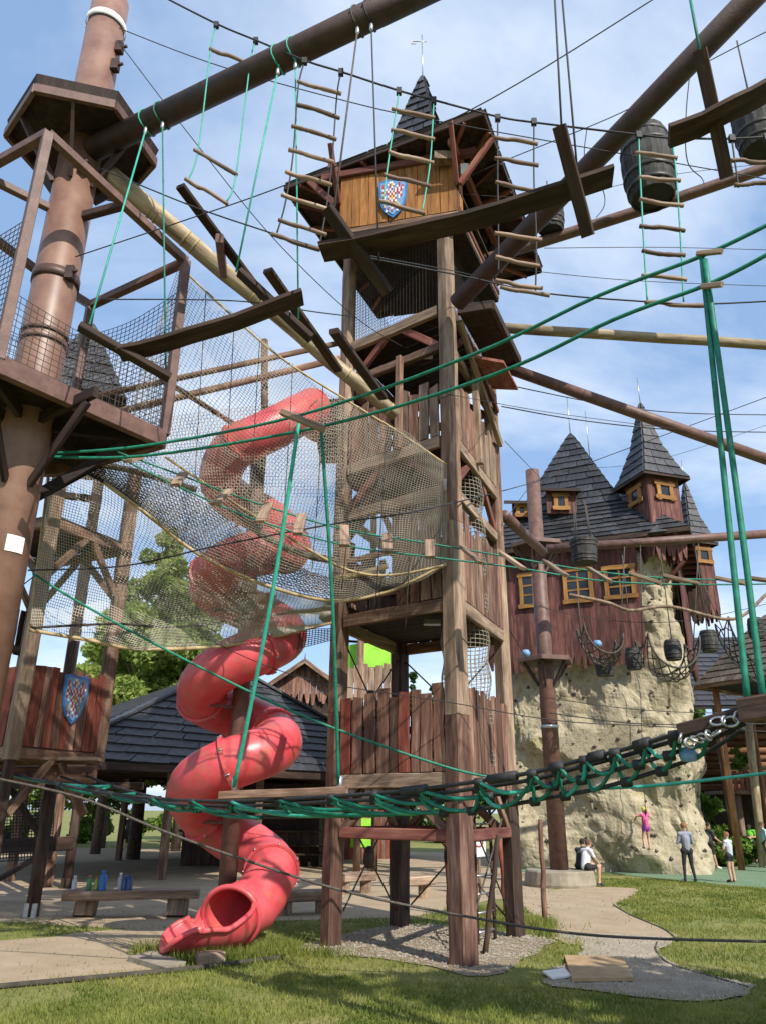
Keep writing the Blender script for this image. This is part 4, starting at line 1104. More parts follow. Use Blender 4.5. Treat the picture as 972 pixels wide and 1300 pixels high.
# rock column
def rrect(s, r=0.9):
    w, d = 7.3, 6.4; per = [(w-2*r), math.pi/2*r, (d-2*r), math.pi/2*r]*2; tot = sum(per[:4])*2/2*1.0
    per = [(w-2*r), math.pi/2*r, (d-2*r), math.pi/2*r, (w-2*r), math.pi/2*r, (d-2*r), math.pi/2*r]; tot = sum(per)
    x = s*tot
    cs = [((r,0),(1,0),(0,-1)),((w-r,r),None,-90),((w,r),(0,1),(1,0)),((w-r,d-r),None,0),((w-r,d),(-1,0),(0,1)),((r,d-r),None,90),((0,d-r),(0,-1),(-1,0)),((r,r),None,180)]
    for L, c in zip(per, cs):
        if x <= L or c is cs[-1]:
            if c[1]: return (c[0][0]+c[1][0]*x, c[0][1]+c[1][1]*x), c[2]
            a = R(c[2]+90*x/L); nn = (math.cos(a), math.sin(a)); return (c[0][0]+nn[0]*r, c[0][1]+nn[1]*r), nn
        x -= L
nu, nz = 230, 96; vs = []; fs = []; zt = 12.3; rockpts = []
for j in range(nz+1):
    z = zt*j/nz
    for i in range(nu):
        (u, v), (nu_, nv_) = rrect(i/nu)
        p = CL(u, v, z); nn = U*nu_+Vv*nv_
        f = noise.fractal(p*0.34, 1.0, 2.0, 3)*0.55
        wq = p+Vector((noise.noise(p*0.7), noise.noise(p*0.7+Vector((9,0,0))), noise.noise(p*0.7+Vector((0,9,0)))))*0.6
        cel = noise.voronoi(Vector((wq.x, wq.y, wq.z*0.8))*0.42)[0]; f += min(0.5, cel[1]-cel[0])*0.55
        c2_ = noise.voronoi(wq*1.25)[0]; f += min(0.45, c2_[1]-c2_[0])*0.26
        f += 0.38*math.exp(-((z-4.3)/0.7)**2)*max(0, 0.5+noise.noise(p*0.35)) - 0.38*math.exp(-((z-2.6)/0.9)**2)*(0.6+noise.noise(p*0.3)) 
        f += 0.05*noise.noise(p*3.1)
        f = max(-0.35, min(f, 0.40)); q = p+nn*(f-0.26-0.1*max(0, 1-z/4))
        if j == 0: q.z = -0.05
        vs.append(q)
        if j and 0 <= u <= 7.3: rockpts.append((q, nn))
for j in range(nz):
    for i in range(nu): fs.append((j*nu+i, j*nu+(i+1) % nu, (j+1)*nu+(i+1) % nu, (j+1)*nu+i))
fs.append(tuple(nz*nu+i for i in range(nu)))
rock = mesh_obj('climbing_rock', vs, fs, M['rock'], castle, None, False)
mb = MB()
for _ in range(520):
    q, nn = rockpts[rnd.randrange(len(rockpts))]
    if q.z > 11.5 or q.z < 0.4 or nn.y > 0.4: continue
    s = rnd.uniform(0.05, 0.11); up = Z; sx = nn.cross(up)
    mb.add([q-sx*s, q+sx*s*rnd.uniform(.6,1.2), q+up*s*rnd.uniform(.5,1), q-up*s, q+nn*s*0.9], [(0,3,4),(3,1,4),(1,2,4),(2,0,4)])
tag(mb.build('climbing_holds', 'hold', rock), 'small dark climbing holds', kind='stuff')
# red plank storey
up0, up1 = CL(1.15,-0.30,7.55), CL(7.45,-0.30,7.55)
hole = lambda t: 0.30 < t < 0.325 or 0.60 < t < 0.62
wall = MB().slab([CL(1.2,-0.20,7.9), CL(7.4,-0.20,7.9), CL(7.4,-0.20,12.5), CL(1.2,-0.20,12.5)], Vv*0.1).build('wall', 'timber_dark', castle)
plank_wall(up0, up1, 5.0, 0.26, 'castle_plank', wall, 0.97, 0.02, 0.05, 0.004, 0.30, None, 0.03)
wall2 = MB().slab([CL(-0.16,1.3,7.5), CL(-0.16,6.4,7.5), CL(-0.16,6.4,12.5), CL(-0.16,1.3,12.5)], -U*-0.06).build('wall', 'timber_dark', castle)
plank_wall(CL(-0.25,1.2,7.7), CL(-0.25,6.5,7.7), 4.7, 0.28, 'castle_plank', wall2, 0.97, 0.02, 0.05, 0.004, 0.35, None, 0.03)
def window(c, xd, nn, w, h, nx, ny, fw=0.16, rough=True):
    xd = xd.normalized()
    fr = MB().slab([c-xd*w/2-Z*h/2, c+xd*w/2-Z*h/2, c+xd*w/2+Z*h/2, c-xd*w/2+Z*h/2], nn*0.02).build('window', 'glass', castle)
    for k in range(nx):
        for j in range(ny):
            x0, z0 = -w/2+w*(k+.5)/nx, -h/2+h*(j+.5)/ny
            q = c+xd*x0+Z*z0+nn*0.024; a, b = w/nx*0.44, h/ny*0.44
            MB().slab([q-xd*a-Z*b, q+xd*a-Z*b, q+xd*a+Z*b, q-xd*a+Z*b], nn*0.008).build('pane', 'glass', fr)
    for k in range(1, nx): plank('mullion', c+xd*(-w/2+w*k/nx)-Z*h/2+nn*0.035, xd, Z, 0.07, h, 0.05, 'frame_orange', fr, 0.05)
    for k in range(1, ny): plank('mullion', c-xd*w/2+Z*(-h/2+h*k/ny)+nn*0.035, Z, xd, 0.07, w, 0.045, 'frame_orange', fr, 0.05)
    for s in (-1, 1):
        plank('frame_board', c+xd*s*(w/2+fw*0.4)-Z*(h/2+fw*1.0)+nn*0.05, xd, Z, fw, h+fw*2.0, 0.06, 'frame_orange', fr, 0.10)
        plank('frame_board', c-xd*(w/2+fw*1.3)+Z*s*(h/2+fw*0.4)+nn*0.065, Z, xd, fw*1.05, w+fw*2.6, 0.06, 'frame_orange', fr, 0.10)
    return fr
for (px, py, pw, ph, nx, ny) in ((676,749,26,36,2,3), (733,743,28,36,2,3), (786,739,30,34,2,3)):
    a, b = on_front(px-pw/2, py, -0.36), on_front(px+pw/2, py, -0.36)
    t_, b_ = on_front(px, py-ph/2, -0.36), on_front(px, py+ph/2, -0.36)
    window(on_front(px, py, -0.36), -U, -Vv, (a-b).length, t_.z-b_.z, nx, ny)
# main roof: skirt and pyramid
apex = P(723,549,33.0)
def uvring(pts, z): return [CL(u, v, z) for u, v in pts]
r0 = uvring([(-0.95,-0.95),(8.3,-0.95),(8.3,7.4),(-0.95,7.4)], 12.35)
r1 = uvring([(1.2,1.0),(5.6,1.0),(5.6,5.4),(1.2,5.4)], 14.35)
ax = Vector((apex.x, apex.y, 0)); cen = (r1[0]+r1[2])/2
shift = ax-Vector((cen.x, cen.y, 0)); r1 = [p+shift for p in r1]
r2 = [lerp(p, apex, 0.985) for p in r1]
mb = MB().add(r0+r1+r2, [(3,2,1,0)]+[(i*4+k, i*4+(k+1) % 4, (i+1)*4+(k+1) % 4, (i+1)*4+k) for i in range(2) for k in range(4)]+[(8,9,10,11)])
croof = mb.build('roof', 'under_roof', castle)
for k in (0, 1, 3):
    shingle_face(r0[k], r0[(k+1) % 4], r1[(k+1) % 4], r1[k], 0.42, 0.95, 'shingle', croof, 0.06)
for k in (0, 1, 3):
    shingle_face(r1[k], r1[(k+1) % 4], r2[(k+1) % 4], r2[k], 0.46, 0.75, 'shingle', croof, 0.06)
for k in range(4): hewn('fascia', r0[k]-Z*0.1, r0[(k+1) % 4]-Z*0.1, 0.2, 0.08, 'timber_dark', croof)
for j in range(9):
    t = (j+0.5)/9
    hewn('rafter', lerp(r0[0], r0[1], t)-Z*0.18, lerp(r0[0], r0[1], t)-Z*0.14+Vv*0.9, 0.14, 0.1, 'beam_red', croof)
    hewn('rafter', lerp(r0[0], r0[3], t)-Z*0.18, lerp(r0[0], r0[3], t)-Z*0.14+U*0.9, 0.14, 0.1, 'beam_red', croof)
rod('lightning_rod', apex-Z*0.2, apex+Z*1.9, 0.025, 'metal', croof, 6)
rod('lightning_rod', apex+Vector((1.0,0.6,-1.0)), apex+Vector((1.0,0.6,1.5)), 0.022, 'metal', croof, 6)
# dormers
def dormer(px0, px1, py0, py1, Y, wpx, parent):
    a, b = P(px0, py1, Y), P(px1, py1, Y); tz = P(px0, py0, Y).z
    xd = (b-a); xd.z = 0; w = xd.length; xd.normalize(); bk = Vector((0.35, 1, 0)).normalized()*1.6
    b = a+xd*w
    MB().slab([a, b, b+bk, a+bk], Z*(tz-a.z)).build('dormer', 'timber_dark', castle)
    nn = -Vector((0.35, 1, 0)).normalized()
    plank_wall(a+nn*0.03, b+nn*0.03, tz-a.z, 0.26, 'castle_plank', parent, 0.97, 0.0, 0.04, 0, 0, None, 0.02)
    window((a+b)/2+Z*(tz-a.z)*0.5+nn*0.08, xd, nn, w*0.26, (tz-a.z)*0.46, 1, 1, 0.16)
    e = 0.28
    f0, f1 = a-xd*e+nn*0.4+Z*(tz-a.z-0.05), b+xd*e+nn*0.4+Z*(tz-a.z-0.05)
    g0, g1 = a+xd*0.1+bk*1.1+Z*(tz-a.z+0.75), b-xd*0.1+bk*1.1+Z*(tz-a.z+0.75)
    dr = MB().slab([f0, f1, g1, g0], -Z*0.08).build('dormer_roof', 'under_roof', castle)
    shingle_face(f0, f1, g1, g0, 0.4, 0.6, 'shingle', dr)
    hewn('fascia', f0-Z*0.02, f1-Z*0.02, 0.12, 0.06, 'timber_dark', dr)
dormer(694, 732, 624, 652, 30.6, 38, croof)
dormer(650, 676, 640, 658, 31.4, 26, croof)
# corner turret
def turret(cx, cy, half, rot, z0, zw, ztip, flare, parent_name, jag=0.6, win=True, eave=0.5, sides_vis=(0,1,2,3)):
    ring = lambda h, z: [Vector((cx+h*1.4142*math.cos(rot+math.pi/4+math.pi/2*k), cy+h*1.4142*math.sin(rot+math.pi/4+math.pi/2*k), z)) for k in range(4)]
    w = ring(half-0.06, z0+0.5); tw = MB().slab(w, Z*(zw-z0-0.5)).build('turret', 'timber_dark', castle)
    rg = ring(half, z0)
    for k in range(4):
        a, b = rg[k], rg[(k+1) % 4]
        nn = (b-a).cross(Z).normalized()
        if nn.dot(a-Vector((cx, cy, z0))) < 0: nn = -nn
        plank_wall(a, b, zw-z0, 0.25, 'castle_plank', tw, 0.96, 0.0, 0.05, 0.0, jag, None, 0.03)
        if win and nn.y < 0.2:
            c = (a+b)/2+Z*(zw-z0-0.72)+nn*0.06
            fr = MB().slab([c-(b-a).normalized()*0.22-Z*0.22, c+(b-a).normalized()*0.22-Z*0.22, c+(b-a).normalized()*0.22+Z*0.22, c-(b-a).normalized()*0.22+Z*0.22], nn*0.02).build('window', 'glass', castle)
            xd = (b-a).normalized()
            for s in (-1, 1):
                plank('frame_board', c+xd*s*0.30-Z*0.42+nn*0.04, xd, Z, 0.18, 0.84, 0.06, 'frame_orange', fr, 0.14)
                plank('frame_board', c-xd*0.48+Z*s*0.30+nn*0.05, Z, xd, 0.17, 0.96, 0.06, 'frame_orange', fr, 0.14)
    tiers = [(half+eave, zw-0.10), (half+eave*0.35, zw+0.38), (half*0.62, zw+(ztip-zw)*0.42), (half*0.22, zw+(ztip-zw)*0.84), (0.03, ztip)]
    ro, rgs = tiered_roof('spire_roof', cx, cy, rot, tiers, 0.40, 0.62, 'shingle', castle)
    for k in range(4): hewn('fascia', rgs[0][k]-Z*0.05, rgs[0][(k+1) % 4]-Z*0.05, 0.1, 0.06, 'timber_dark', ro)
    return ro
tp = P(812,512,29.4); to = turret(tp.x, tp.y, 0.74, R(17), 11.6, P(822,607,29.0).z, tp.z, 0.5, 'spire', 0.4, True, 0.34)
rod('lightning_rod', tp-Z*0.1, tp+Z*1.3, 0.02, 'metal', to, 6)
tp2 = P(868,612,35.0); to2 = turret(tp2.x, tp2.y, 0.52, R(17), 10.6, P(893,688,34.6).z, tp2.z, 0.3, 'spire', 0.4, True, 0.24)
rod('lightning_rod', tp2-Z*0.1, tp2+Z*1.2, 0.02, 'metal', to2, 6)
# link roof between pyramid and turret
la, lb, lc, ld = P(752,668,29.9), P(802,664,29.5), P(802,618,30.6), P(768,622,31.6)
lk = MB().slab([la, lb, lc, ld], Vector((0.05,0.25,-0.12))).build('link_roof', 'under_roof', castle)
shingle_face(la, lb, lc, ld, 0.4, 0.6, 'shingle', lk)
# small gablet on the eave before the turret
ga, gb, gc = P(822,676,28.0), P(862,672,28.0), P(842,658,28.6)
MB().slab([ga, gb, gc], Vector((0.1,0.5,0.02))).build('eave_gablet', 'shingle', castle)
# dark boards hanging under the right eave
for px in (880, 886, 893, 899):
    b = P(px, 782-(px-880)*0.6, 33.0); plank('hanging_board', b, U, Z, 0.2, 1.1, 0.05, 'timber_dark', castle, 0.1, 0.5)
hewn('eave_strut', P(842,742,29.2), P(868,712,28.6), 0.14, 0.12, 'beam_red', castle)

# ================================================================== slim mast on a round plinth, before the castle
mb_ = G(716,1127)+Vector((0,0.55,0)); MB2 = Vector((mb_.x, mb_.y, 0))
pln = MB().lathe([(0.0,0),(1.02,0),(1.04,0.08),(1.0,0.40),(0.97,0.44),(0.0,0.44)], 28, MB2).build('round_plinth', 'concrete', None, False)
tag(pln, 'low round concrete plinth that two people sit on', 'plinth')
smast = thing('slim_mast', 'slim brown mast with two small platforms in front of the castle rock', 'mast', MB2+Z*0.43)
mt = P(686,598,MB2.y)
rod('pole', MB2+Z*0.43, Vector((MB2.x, MB2.y, mt.z)), 0.27, 'steel', smast, 20, 0.24)
for py in (697, 842):
    z = P(695, py, MB2.y).z
    hx = [MB2+Vector((0.92*math.cos(math.pi/3*k+0.2), 0.92*math.sin(math.pi/3*k+0.2), z)) for k in range(6)]
    pf = MB().slab(hx, Z*0.10).build('platform', 'steel_dark', smast)
    for k in range(6):
        hewn('platform_edge', hx[k]+Z*0.06, hx[(k+1) % 6]+Z*0.06, 0.14, 0.06, 'steel', pf, jit=0, seg=1)
        dv = (hx[k]-MB2); dv.z = 0
        hewn('platform_strut', MB2+dv*0.28+Z*(z-0.75), hx[k]-dv*0.2-Z*0.02, 0.09, 0.06, 'steel_dark', pf, jit=0, seg=1)
MB().lathe([(0.272,0),(0.278,0),(0.278,0.10),(0.272,0.10)], 20, MB2+Z*P(703,925,MB2.y).z, False).build('clamp_band', 'metal', smast, True)

# ================================================================== barrels, buckets and swing nets
def barrel(c, h, r, label, hang=None, group='hanging wooden barrels', tiltv=(0,0,1), staves=0, cat='barrel', prof=None, name='barrel', rope_n=1):
    t = thing(name, label, cat, tuple(c), group)
    prof = prof or [(0.80,0),(0.93,0.2),(1.0,0.5),(0.93,0.8),(0.80,1)]
    n = staves or 16
    W0 = frame(Vector(c), Vector(tiltv), Vector((1,0,0)))
    def T(x, y, z): return W0 @ Vector((x, y, z))
    if staves:
        src = None
        vs = []; fs = []; a = math.pi/n*0.965
        for k, z in prof:
            for rr, s in ((k*r,-1),(k*r,1),(k*r*0.93,1),(k*r*0.93,-1)): vs.append((rr*math.cos(s*a), rr*math.sin(s*a), z*h))
        for i in range(len(prof)-1):
            for q in range(4): fs.append((i*4+q, i*4+(q+1) % 4, (i+1)*4+(q+1) % 4, (i+1)*4+q))
        fs += [(3,2,1,0), tuple(len(prof)*4-4+q for q in range(4))]
        for i in range(n):
            Wk = W0 @ Matrix.Rotation(2*math.pi*i/n, 4, 'Z')
            if src is None: src = mesh_obj('stave', vs, fs, M['barrel'], t, Wk)
            else: share(src, 'stave', Wk, t)
    else:
        m = MB().lathe([(0,0.02*h)]+[(k*r, z*h) for k, z in prof]+[(0,0.97*h)], n, (0,0,0), False); m.build('barrel_body', 'barrel', t, False, W0)
    MB().lathe([(0,0.03*h),(prof[0][0]*r*0.95,0.03*h),(prof[0][0]*r*0.95,0.07*h),(0,0.07*h)], 16, (0,0,0), False).build('barrel_bottom', 'under_roof', t, False, W0)
    for z in (0.12, 0.30, 0.70, 0.88) if h > 0.5 else (0.15, 0.85):
        i = [q for q in range(len(prof)-1) if prof[q][1] <= z <= prof[q+1][1]][0]
        k = lerp(prof[i][0], prof[i+1][0], (z-prof[i][1])/(prof[i+1][1]-prof[i][1]))
        MB().lathe([(k*r*1.0,z*h-0.03*h),(k*r*1.03,z*h-0.028*h),(k*r*1.03,z*h+0.028*h),(k*r*1.0,z*h+0.03*h)], 20, (0,0,0), False).build('hoop', 'hoop', t, True, W0)
    if hang:
        for q in range(rope_n):
            a = 2*math.pi*q/rope_n+0.4; off = Vector((math.cos(a)*r*0.75, math.sin(a)*r*0.75, 0)) if rope_n > 1 else Vector((0,0,0))
            rod('hanging_rope', T(off.x, off.y, h*0.97), Vector(hang)+off*0.75, 0.016, 'rope_brown', t, 6)
    return t
def bpx(px, py0, py1, wpx, Y, label, top=None, staves=0, **k):
    b, t_ = P(px, py1, Y), P(px, py0, Y); w = (P(px+wpx/2, (py0+py1)/2, Y)-P(px-wpx/2, (py0+py1)/2, Y)).length
    hang = None
    if top: hang = P(top[0], top[1], Y); hang.x, hang.y = b.x, b.y
    return barrel(Vector((b.x, b.y, b.z)), t_.z-b.z, w/2, label, hang, staves=staves, **k)
bpx(828, 172, 252, 66, 12.0, 'big dark barrel hanging behind the green rope ladder', (820,140), 16)
bpx(699, 256, 294, 36, 13.6, 'dark barrel half hidden behind the end of the long hanging plank', (700,230), 12)
bpx(966, 128, 192, 56, 11.2, 'big dark barrel hanging behind the plank beside the black rope ladder', (957,52), 16)
bpx(805, 823, 850, 21, 23.0, 'small dark barrel hanging above the climbing wall below the third window', (792,694))
bpx(855, 813, 838, 22, 23.0, 'small dark barrel hanging over the round net seat', (843,691))
bpx(901, 801, 827, 23, 23.2, 'small dark barrel hanging against the sky beside the castle corner', (885,688))
bpx(961, 785, 811, 20, 23.2, 'small dark barrel hanging above the gazebo roof', (955,681))
bpx(768, 842, 858, 24, 23.2, 'small dark tub hanging under the red rope cradle', (768,832), prof=[(0.9,0),(0.95,0.3),(1.0,0.6),(1.03,0.8),(1.05,1)])
bk = bpx(742, 686, 715, 35, 21.5, 'dark wooden bucket on four ropes beside the slim mast', (732,640), prof=[(0.86,0),(0.9,0.3),(0.95,0.6),(0.98,0.8),(1.0,1)], cat='bucket', name='bucket', rope_n=4)
bk['group'] = 'hanging wooden buckets'
def cradle(pl, pm, pr, Y, depth, label, mat, top):
    a, m, b = P(*pl, Y), P(*pm, Y), P(*pr, Y)
    t = thing('net_cradle', label, 'net', tuple(m))
    dr = (a.z+b.z)/2-m.z
    arc = [lerp(a, b, 0.5-0.5*math.cos(math.pi*k/16))-Z*(dr*math.sin(math.pi*k/16)**0.9) for k in range(17)]
    g = [[p+Vector((0, depth*(j/6-0.5), 0.30*abs(j/6-0.5)**1.5*3)) for j in range(7)] for p in arc]
    net('cradle_net', g, 0.022, mat, t, True)
    for j in (0, 6): MB().tube([r[j] for r in g], 0.03, 6).build('edge_rope', mat, t, True)
    for e, tp_ in zip((a, b), top): rod('hanging_rope', e, P(*tp_, Y), 0.016, 'rope_brown', t, 6)
cradle((737,808), (768,846), (786,822), 22.6, 0.9, 'small dark rope cradle hanging in front of the jagged red planks', 'rope_brown', ((733,760),(792,694)))
cradle((815,822), (848,866), (879,826), 22.8, 1.2, 'round wide-meshed net seat hanging before the pale rock', 'rope_brown', ((812,692),(886,690)))
cradle((917,800), (948,864), (985,850), 24.0, 1.0, 'dark net cradle hanging in front of the gazebo roof', 'rope_black', ((890,735),(990,760)))
for px, py in ((758,822),(667,834),(781,690)):
    Yq = 22.3 if px != 781 else 29
    if px == 781: continue
    c = P(px, py, Yq); o = MB().lathe([(0,0),(0.10,0.02),(0.14,0.11),(0.09,0.2),(0,0.22)], 12, c).build('float_buoy', 'blue_light', None, True)
    tag(o, 'pale blue ball tied in the dark rope cradle' if px == 758 else 'pale blue ball tied beside the lower platform of the slim mast', 'ball')

CMi = CM.inverted()
def proj(p):
    q = CMi @ Vector(p); return 486+975*q.x/-q.z, 650-975*q.y/-q.z

# ================================================================== rope ladders on the high cable
def ladder(label, lr, rr, rungs, Y, rope_mat, group='rope ladders hanging from the high cable', th=0.028, rr_=0.011):
    """lr / rr: picture points of the left / right rope from top to bottom; rungs: pairs of end points"""
    t = thing('rope_ladder', label, 'ladder', tuple(P(*lr[-1], Y)), group)
    for pts in (lr, rr):
        rp = rope('side_rope', [P(*p, Y) for p in pts], rr_, rope_mat, t, 6)
        c = P(*pts[0], Y); MB().box(c, (0.07, 0.06, 0.10)).build('cable_clamp', 'rope_black', rp)
    for (a, b) in rungs:
        pa, pb = P(*a, Y), P(*b, Y); m = (pa+pb)/2+Vector((0, 0, rnd.uniform(-0.022, 0.022)))
        q1 = lerp(pa, pb, 0.28)+Z*rnd.uniform(-0.02, 0.02); W = frame(pa, pb-pa); Wi = W.inverted()
        MB().tube([Wi @ p for p in smooth_path([pa, q1, m, pb], 4)], [th*rnd.uniform(0.88, 1.1) for _ in range(13)], 8).build('rung', 'rung', t, True, W)
    return t
YL = 7.6
ladder('rope ladder with mint green ropes and three dark rungs left', [(275,32),(268,62),(252,190),(238,230)], [(325,52),(318,80),(300,222),(288,256)],
       [((267,62),(318,82)), ((247,190),(301,222)), ((236,227),(289,259))], 8.0, 'rope_mint')
ladder('rope ladder with black ropes hanging beside the left eave of the tower roof', [(387,78),(379,110),(372,200),(362,260),(352,295)], [(433,92),(428,120),(422,200),(415,260),(405,315)],
       [((378,103),(433,119)),((377,133),(431,150)),((371,160),(427,177)),((367,190),(424,206)),((363,218),(421,235)),((358,247),(417,266)),((354,279),(414,298)),((345,297),(406,317))], YL, 'rope_black')
ladder('rope ladder with green ropes hanging before the orange planks and shield', [(506,116),(503,138),(494,195),(486,255)], [(550,128),(549,150),(545,210),(535,270)],
       [((497,138),(551,150)),((496,165),(551,177)),((493,193),(550,207)),((487,222),(546,237)),((481,255),(539,271))], YL, 'rope_mint')
ladder('rope ladder with black ropes hanging in front of the right eave and tube', [(631,150),(631,230),(632,300),(632,345)], [(677,155),(677,230),(680,300),(679,372)],
       [((626,174),(682,183)),((627,201),(683,210)),((628,231),(683,243)),((627,296),(687,305)),((628,326),(684,338)),((628,356),(688,366)),((634,364),(697,375))], 7.9, 'rope_black')
ladder('long rope ladder with green ropes hanging before the big barrel', [(810,172),(812,225),(817,318),(821,382)], [(852,176),(858,225),(864,318),(867,383)],
       [((806,194),(859,201)),((810,225),(863,229)),((811,253),(867,261)),((811,287),(869,293)),((814,318),(869,324)),((814,350),(871,355)),((818,384),(893,388))], 7.6, 'rope_mint')
ladder('short rope ladder with black ropes and two rungs beside the crossed plank', [(928,176),(932,205),(937,238)], [(972,175),(974,205),(978,235)],
       [((926,204),(985,206)),((932,235),(985,232))], 7.6, 'rope_black')
# high cable and low cable of the ladders
cable([(200,-8,8.3),(275,30,8.0),(325,51,7.9),(388,77,7.6),(433,91,7.6),(506,115,7.6),(550,127,7.6),(631,148,7.9),(682,156,7.9),(810,171,7.6),(852,175,7.6),(928,176,7.6),(1000,172,7.6)], 0.014,
      label='black cable from which all the rope ladders hang', group=None, name='ladder_cable')
cable([(128,214,9.2),(240,260,8.4),(330,291,7.8),(404,314,7.6),(470,328,7.6),(585,350,7.8),(690,372,7.9),(820,383,7.6),(890,386,7.6),(1000,381,7.6)], 0.010,
      label='thin black cable tied to the lowest rungs of the rope ladders', group=None, name='ladder_cable')

# ================================================================== hanging plank walk
TUBE = (P(118,190,9.4), P(640,-62,6.5))
def on_tube(px):
    return min((lerp(TUBE[0], TUBE[1], k/400) for k in range(401)), key=lambda q: abs(proj(q)[0]-px))
def board(label, a, b, w, th, crosses, ropes, Y0, Y1, sag=0.0):
    """a, b picture points of the plank's lower face ends"""
    pa, pb = P(*a, Y0), P(*b, Y1); t = thing('hanging_plank', label, 'plank', tuple((pa+pb)/2), 'planks of the hanging walk')
    d = (pb-pa); L = d.length; d.normalize(); side = d.cross(Z).normalized(); upv = side.cross(d)
    vs, fs = [], []; n = 8
    W = frame(pa, d, upv)   # x up, y side, z along
    for i in range(n+1):
        q = i/n; s = -sag*4*q*(1-q)
        e = 0.012*math.sin(q*14+L)
        for x, y in ((0,-w/2+e),(0,w/2+e),(th,w/2+e),(th,-w/2+e)): vs.append((x+s, y, L*q))
    for i in range(n):
        for k in range(4): fs.append((i*4+k, i*4+(k+1) % 4, (i+1)*4+(k+1) % 4, (i+1)*4+k))
    fs += [(3,2,1,0), tuple(n*4+k for k in range(4))]
    mesh_obj('walk_board', vs, fs, M['plank_bridge'], t, W)
    for (c0, c1, Ya, Yb, w2) in crosses:
        q0, q1 = P(*c0, Ya), P(*c1, Yb)
        hewn('cross_bar', q0, q1, 0.08, w2, 'plank_bridge', t, jit=0.015)
    for (r0, r1, Ya, Yb, m, rr) in ropes:
        top = P(*r0, Ya)
        if r0[0] < 600:          # slung round the thick tube of the mast
            ax = on_tube(r0[0]); dt = (TUBE[1]-TUBE[0]).normalized()
            W = frame(ax, dt); ringp = [W @ Vector((0.20*math.cos(a*math.pi/8), 0.20*math.sin(a*math.pi/8), 0.02*math.sin(a))) for a in range(17)]
            MB().tube(ringp, 0.012, 6, False).build('sling', m, t, True)
            tc_ = (P(*r1, Yb)-ax); tc_ = (tc_-dt*tc_.dot(dt)).normalized(); vw = (CAM-ax).normalized()
            top = ax+(tc_*0.5+vw*0.5).normalized()*0.205
            MB().lathe([(0.012,-0.07),(0.028,-0.04),(0.028,0.04),(0.012,0.07)], 8, top+(P(*r1, Yb)-top).normalized()*0.12).build('shackle', 'metal', t, True)
        rope('hanging_rope', [top, P(*r1, Yb)], rr, m, t, 6)
    return t
board('long dark hanging plank sagging across the tower front', (408,322), (778,224), 0.30, 0.05,
      [((415,264),(492,372),6.75,7.3,0.15), ((709,160),(746,300),6.1,6.75,0.14)],
      [((455,12),(424,268),6.95,6.8,'rope_brown',0.013), ((471,38),(481,335),7.0,7.2,'rope_black',0.012), ((703,-10),(712,160),6.3,6.12,'rope_black',0.012), ((712,-12),(734,240),6.3,6.5,'rope_black',0.012)], 7.1, 6.5, 0.10)
board('short dark hanging plank with crossed bars beside the caged platform', (152,452), (385,378), 0.29, 0.05,
      [((101,414),(216,480),7.6,8.1,0.14), ((304,345),(395,430),8.1,8.4,0.15)],
      [((189,138),(114,412),8.9,7.65,'rope_mint',0.013), ((208,160),(211,470),8.9,8.1,'rope_green',0.012), ((355,55),(300,345),7.8,8.1,'rope_mint',0.013), ((374,82),(379,405),7.8,8.3,'rope_mint',0.012)], 7.9, 7.9, 0.06)
board('dark hanging plank crossed by a bar beside the upper barrel', (850,176), (1010,94), 0.30, 0.05,
      [((888,64),(922,225),5.7,6.3,0.14)],
      [((874,-10),(888,66),5.8,5.72,'rope_green',0.016)], 6.1, 5.7, 0.05)
def xbar(label, bars, Y0, Y1):
    for (a, b), l in zip(bars, label):
        o = hewn('loose_bar', P(*a, Y0), P(*b, Y1), 0.08, 0.14, 'plank_bridge', None, jit=0.015)
        tag(o, l, 'plank', 'slanting bars along the pale log')
xbar(['dark slanting bar bolted above the pale log, hung from the green ladder', 'dark slanting bar across the pale log beside the short plank', 'dark slanting bar ending at the tower railing'],
     [((229,236),(335,378)), ((340,343),(430,470)), ((424,420),(486,505))], 8.6, 10.6)
o = hewn('log_bracket', P(279,302,9.3), P(284,348,10.5), 0.14, 0.12, 'steel', None, jit=0); tag(o, 'small brown bracket joining slanting bar and pale log', 'bracket')

# ================================================================== green hand ropes and hangers
gr = [[(60,576,9.35),(190,565,9.2),(385,526,8.7),(600,450,7.4),(760,375,6.5),(895,323,5.9),(1000,272,5.5)],
      [(60,580,9.35),(190,578,9.2),(410,541,8.6),(620,478,7.2),(780,405,6.3),(905,358,5.8),(1000,308,5.4)]]
for k, g in enumerate(gr):
    tag(rope('hand_rope', [P(*p) for p in g], 0.020, 'rope_green'), ['upper dark green hand rope strung from the mast across the tower', 'lower dark green hand rope strung from the mast across the tower'][k], 'rope', 'long green hand ropes')
def spreader(a, b, Y, label, mat='timber_grey', w=0.08):
    o = hewn('spreader_bar', P(*a, Y), P(*b, Y-0.15), w, w, mat, None, jit=0.02); tag(o, label, 'bar', 'spreader bars of the green ropes')
spreader((358,523), (412,545), 8.6, 'weathered bar holding the green ropes apart before the red slide')
spreader((884,322), (916,319), 5.85, 'short weathered bar on the upper green rope beside the green ladder', w=0.045)
spreader((890,364), (916,361), 5.80, 'short weathered bar on the lower green rope beside the green ladder', w=0.045)
def hang(pts, label, r=0.024, mat='rope_green'):
    tag(rope('hanger_rope', [P(*p) for p in pts], r, mat, None, 8), label, 'rope', 'green ropes holding the rope bridge')
hang([(381,528,8.65),(345,760,9.3),(297,1002,10.2)], 'green rope slanting down before the red slide to the bridge bar', 0.026, 'rope_mint')
hang([(408,543,8.6),(422,760,9.2),(430,1000,9.9)], 'green rope hanging down beside the tower post to the bridge bar', 0.022)
hang([(890,325,5.85),(919,610,5.75),(948,888,5.7)], 'thick green rope hanging to the timber block of the bridge, outer strand', 0.026)
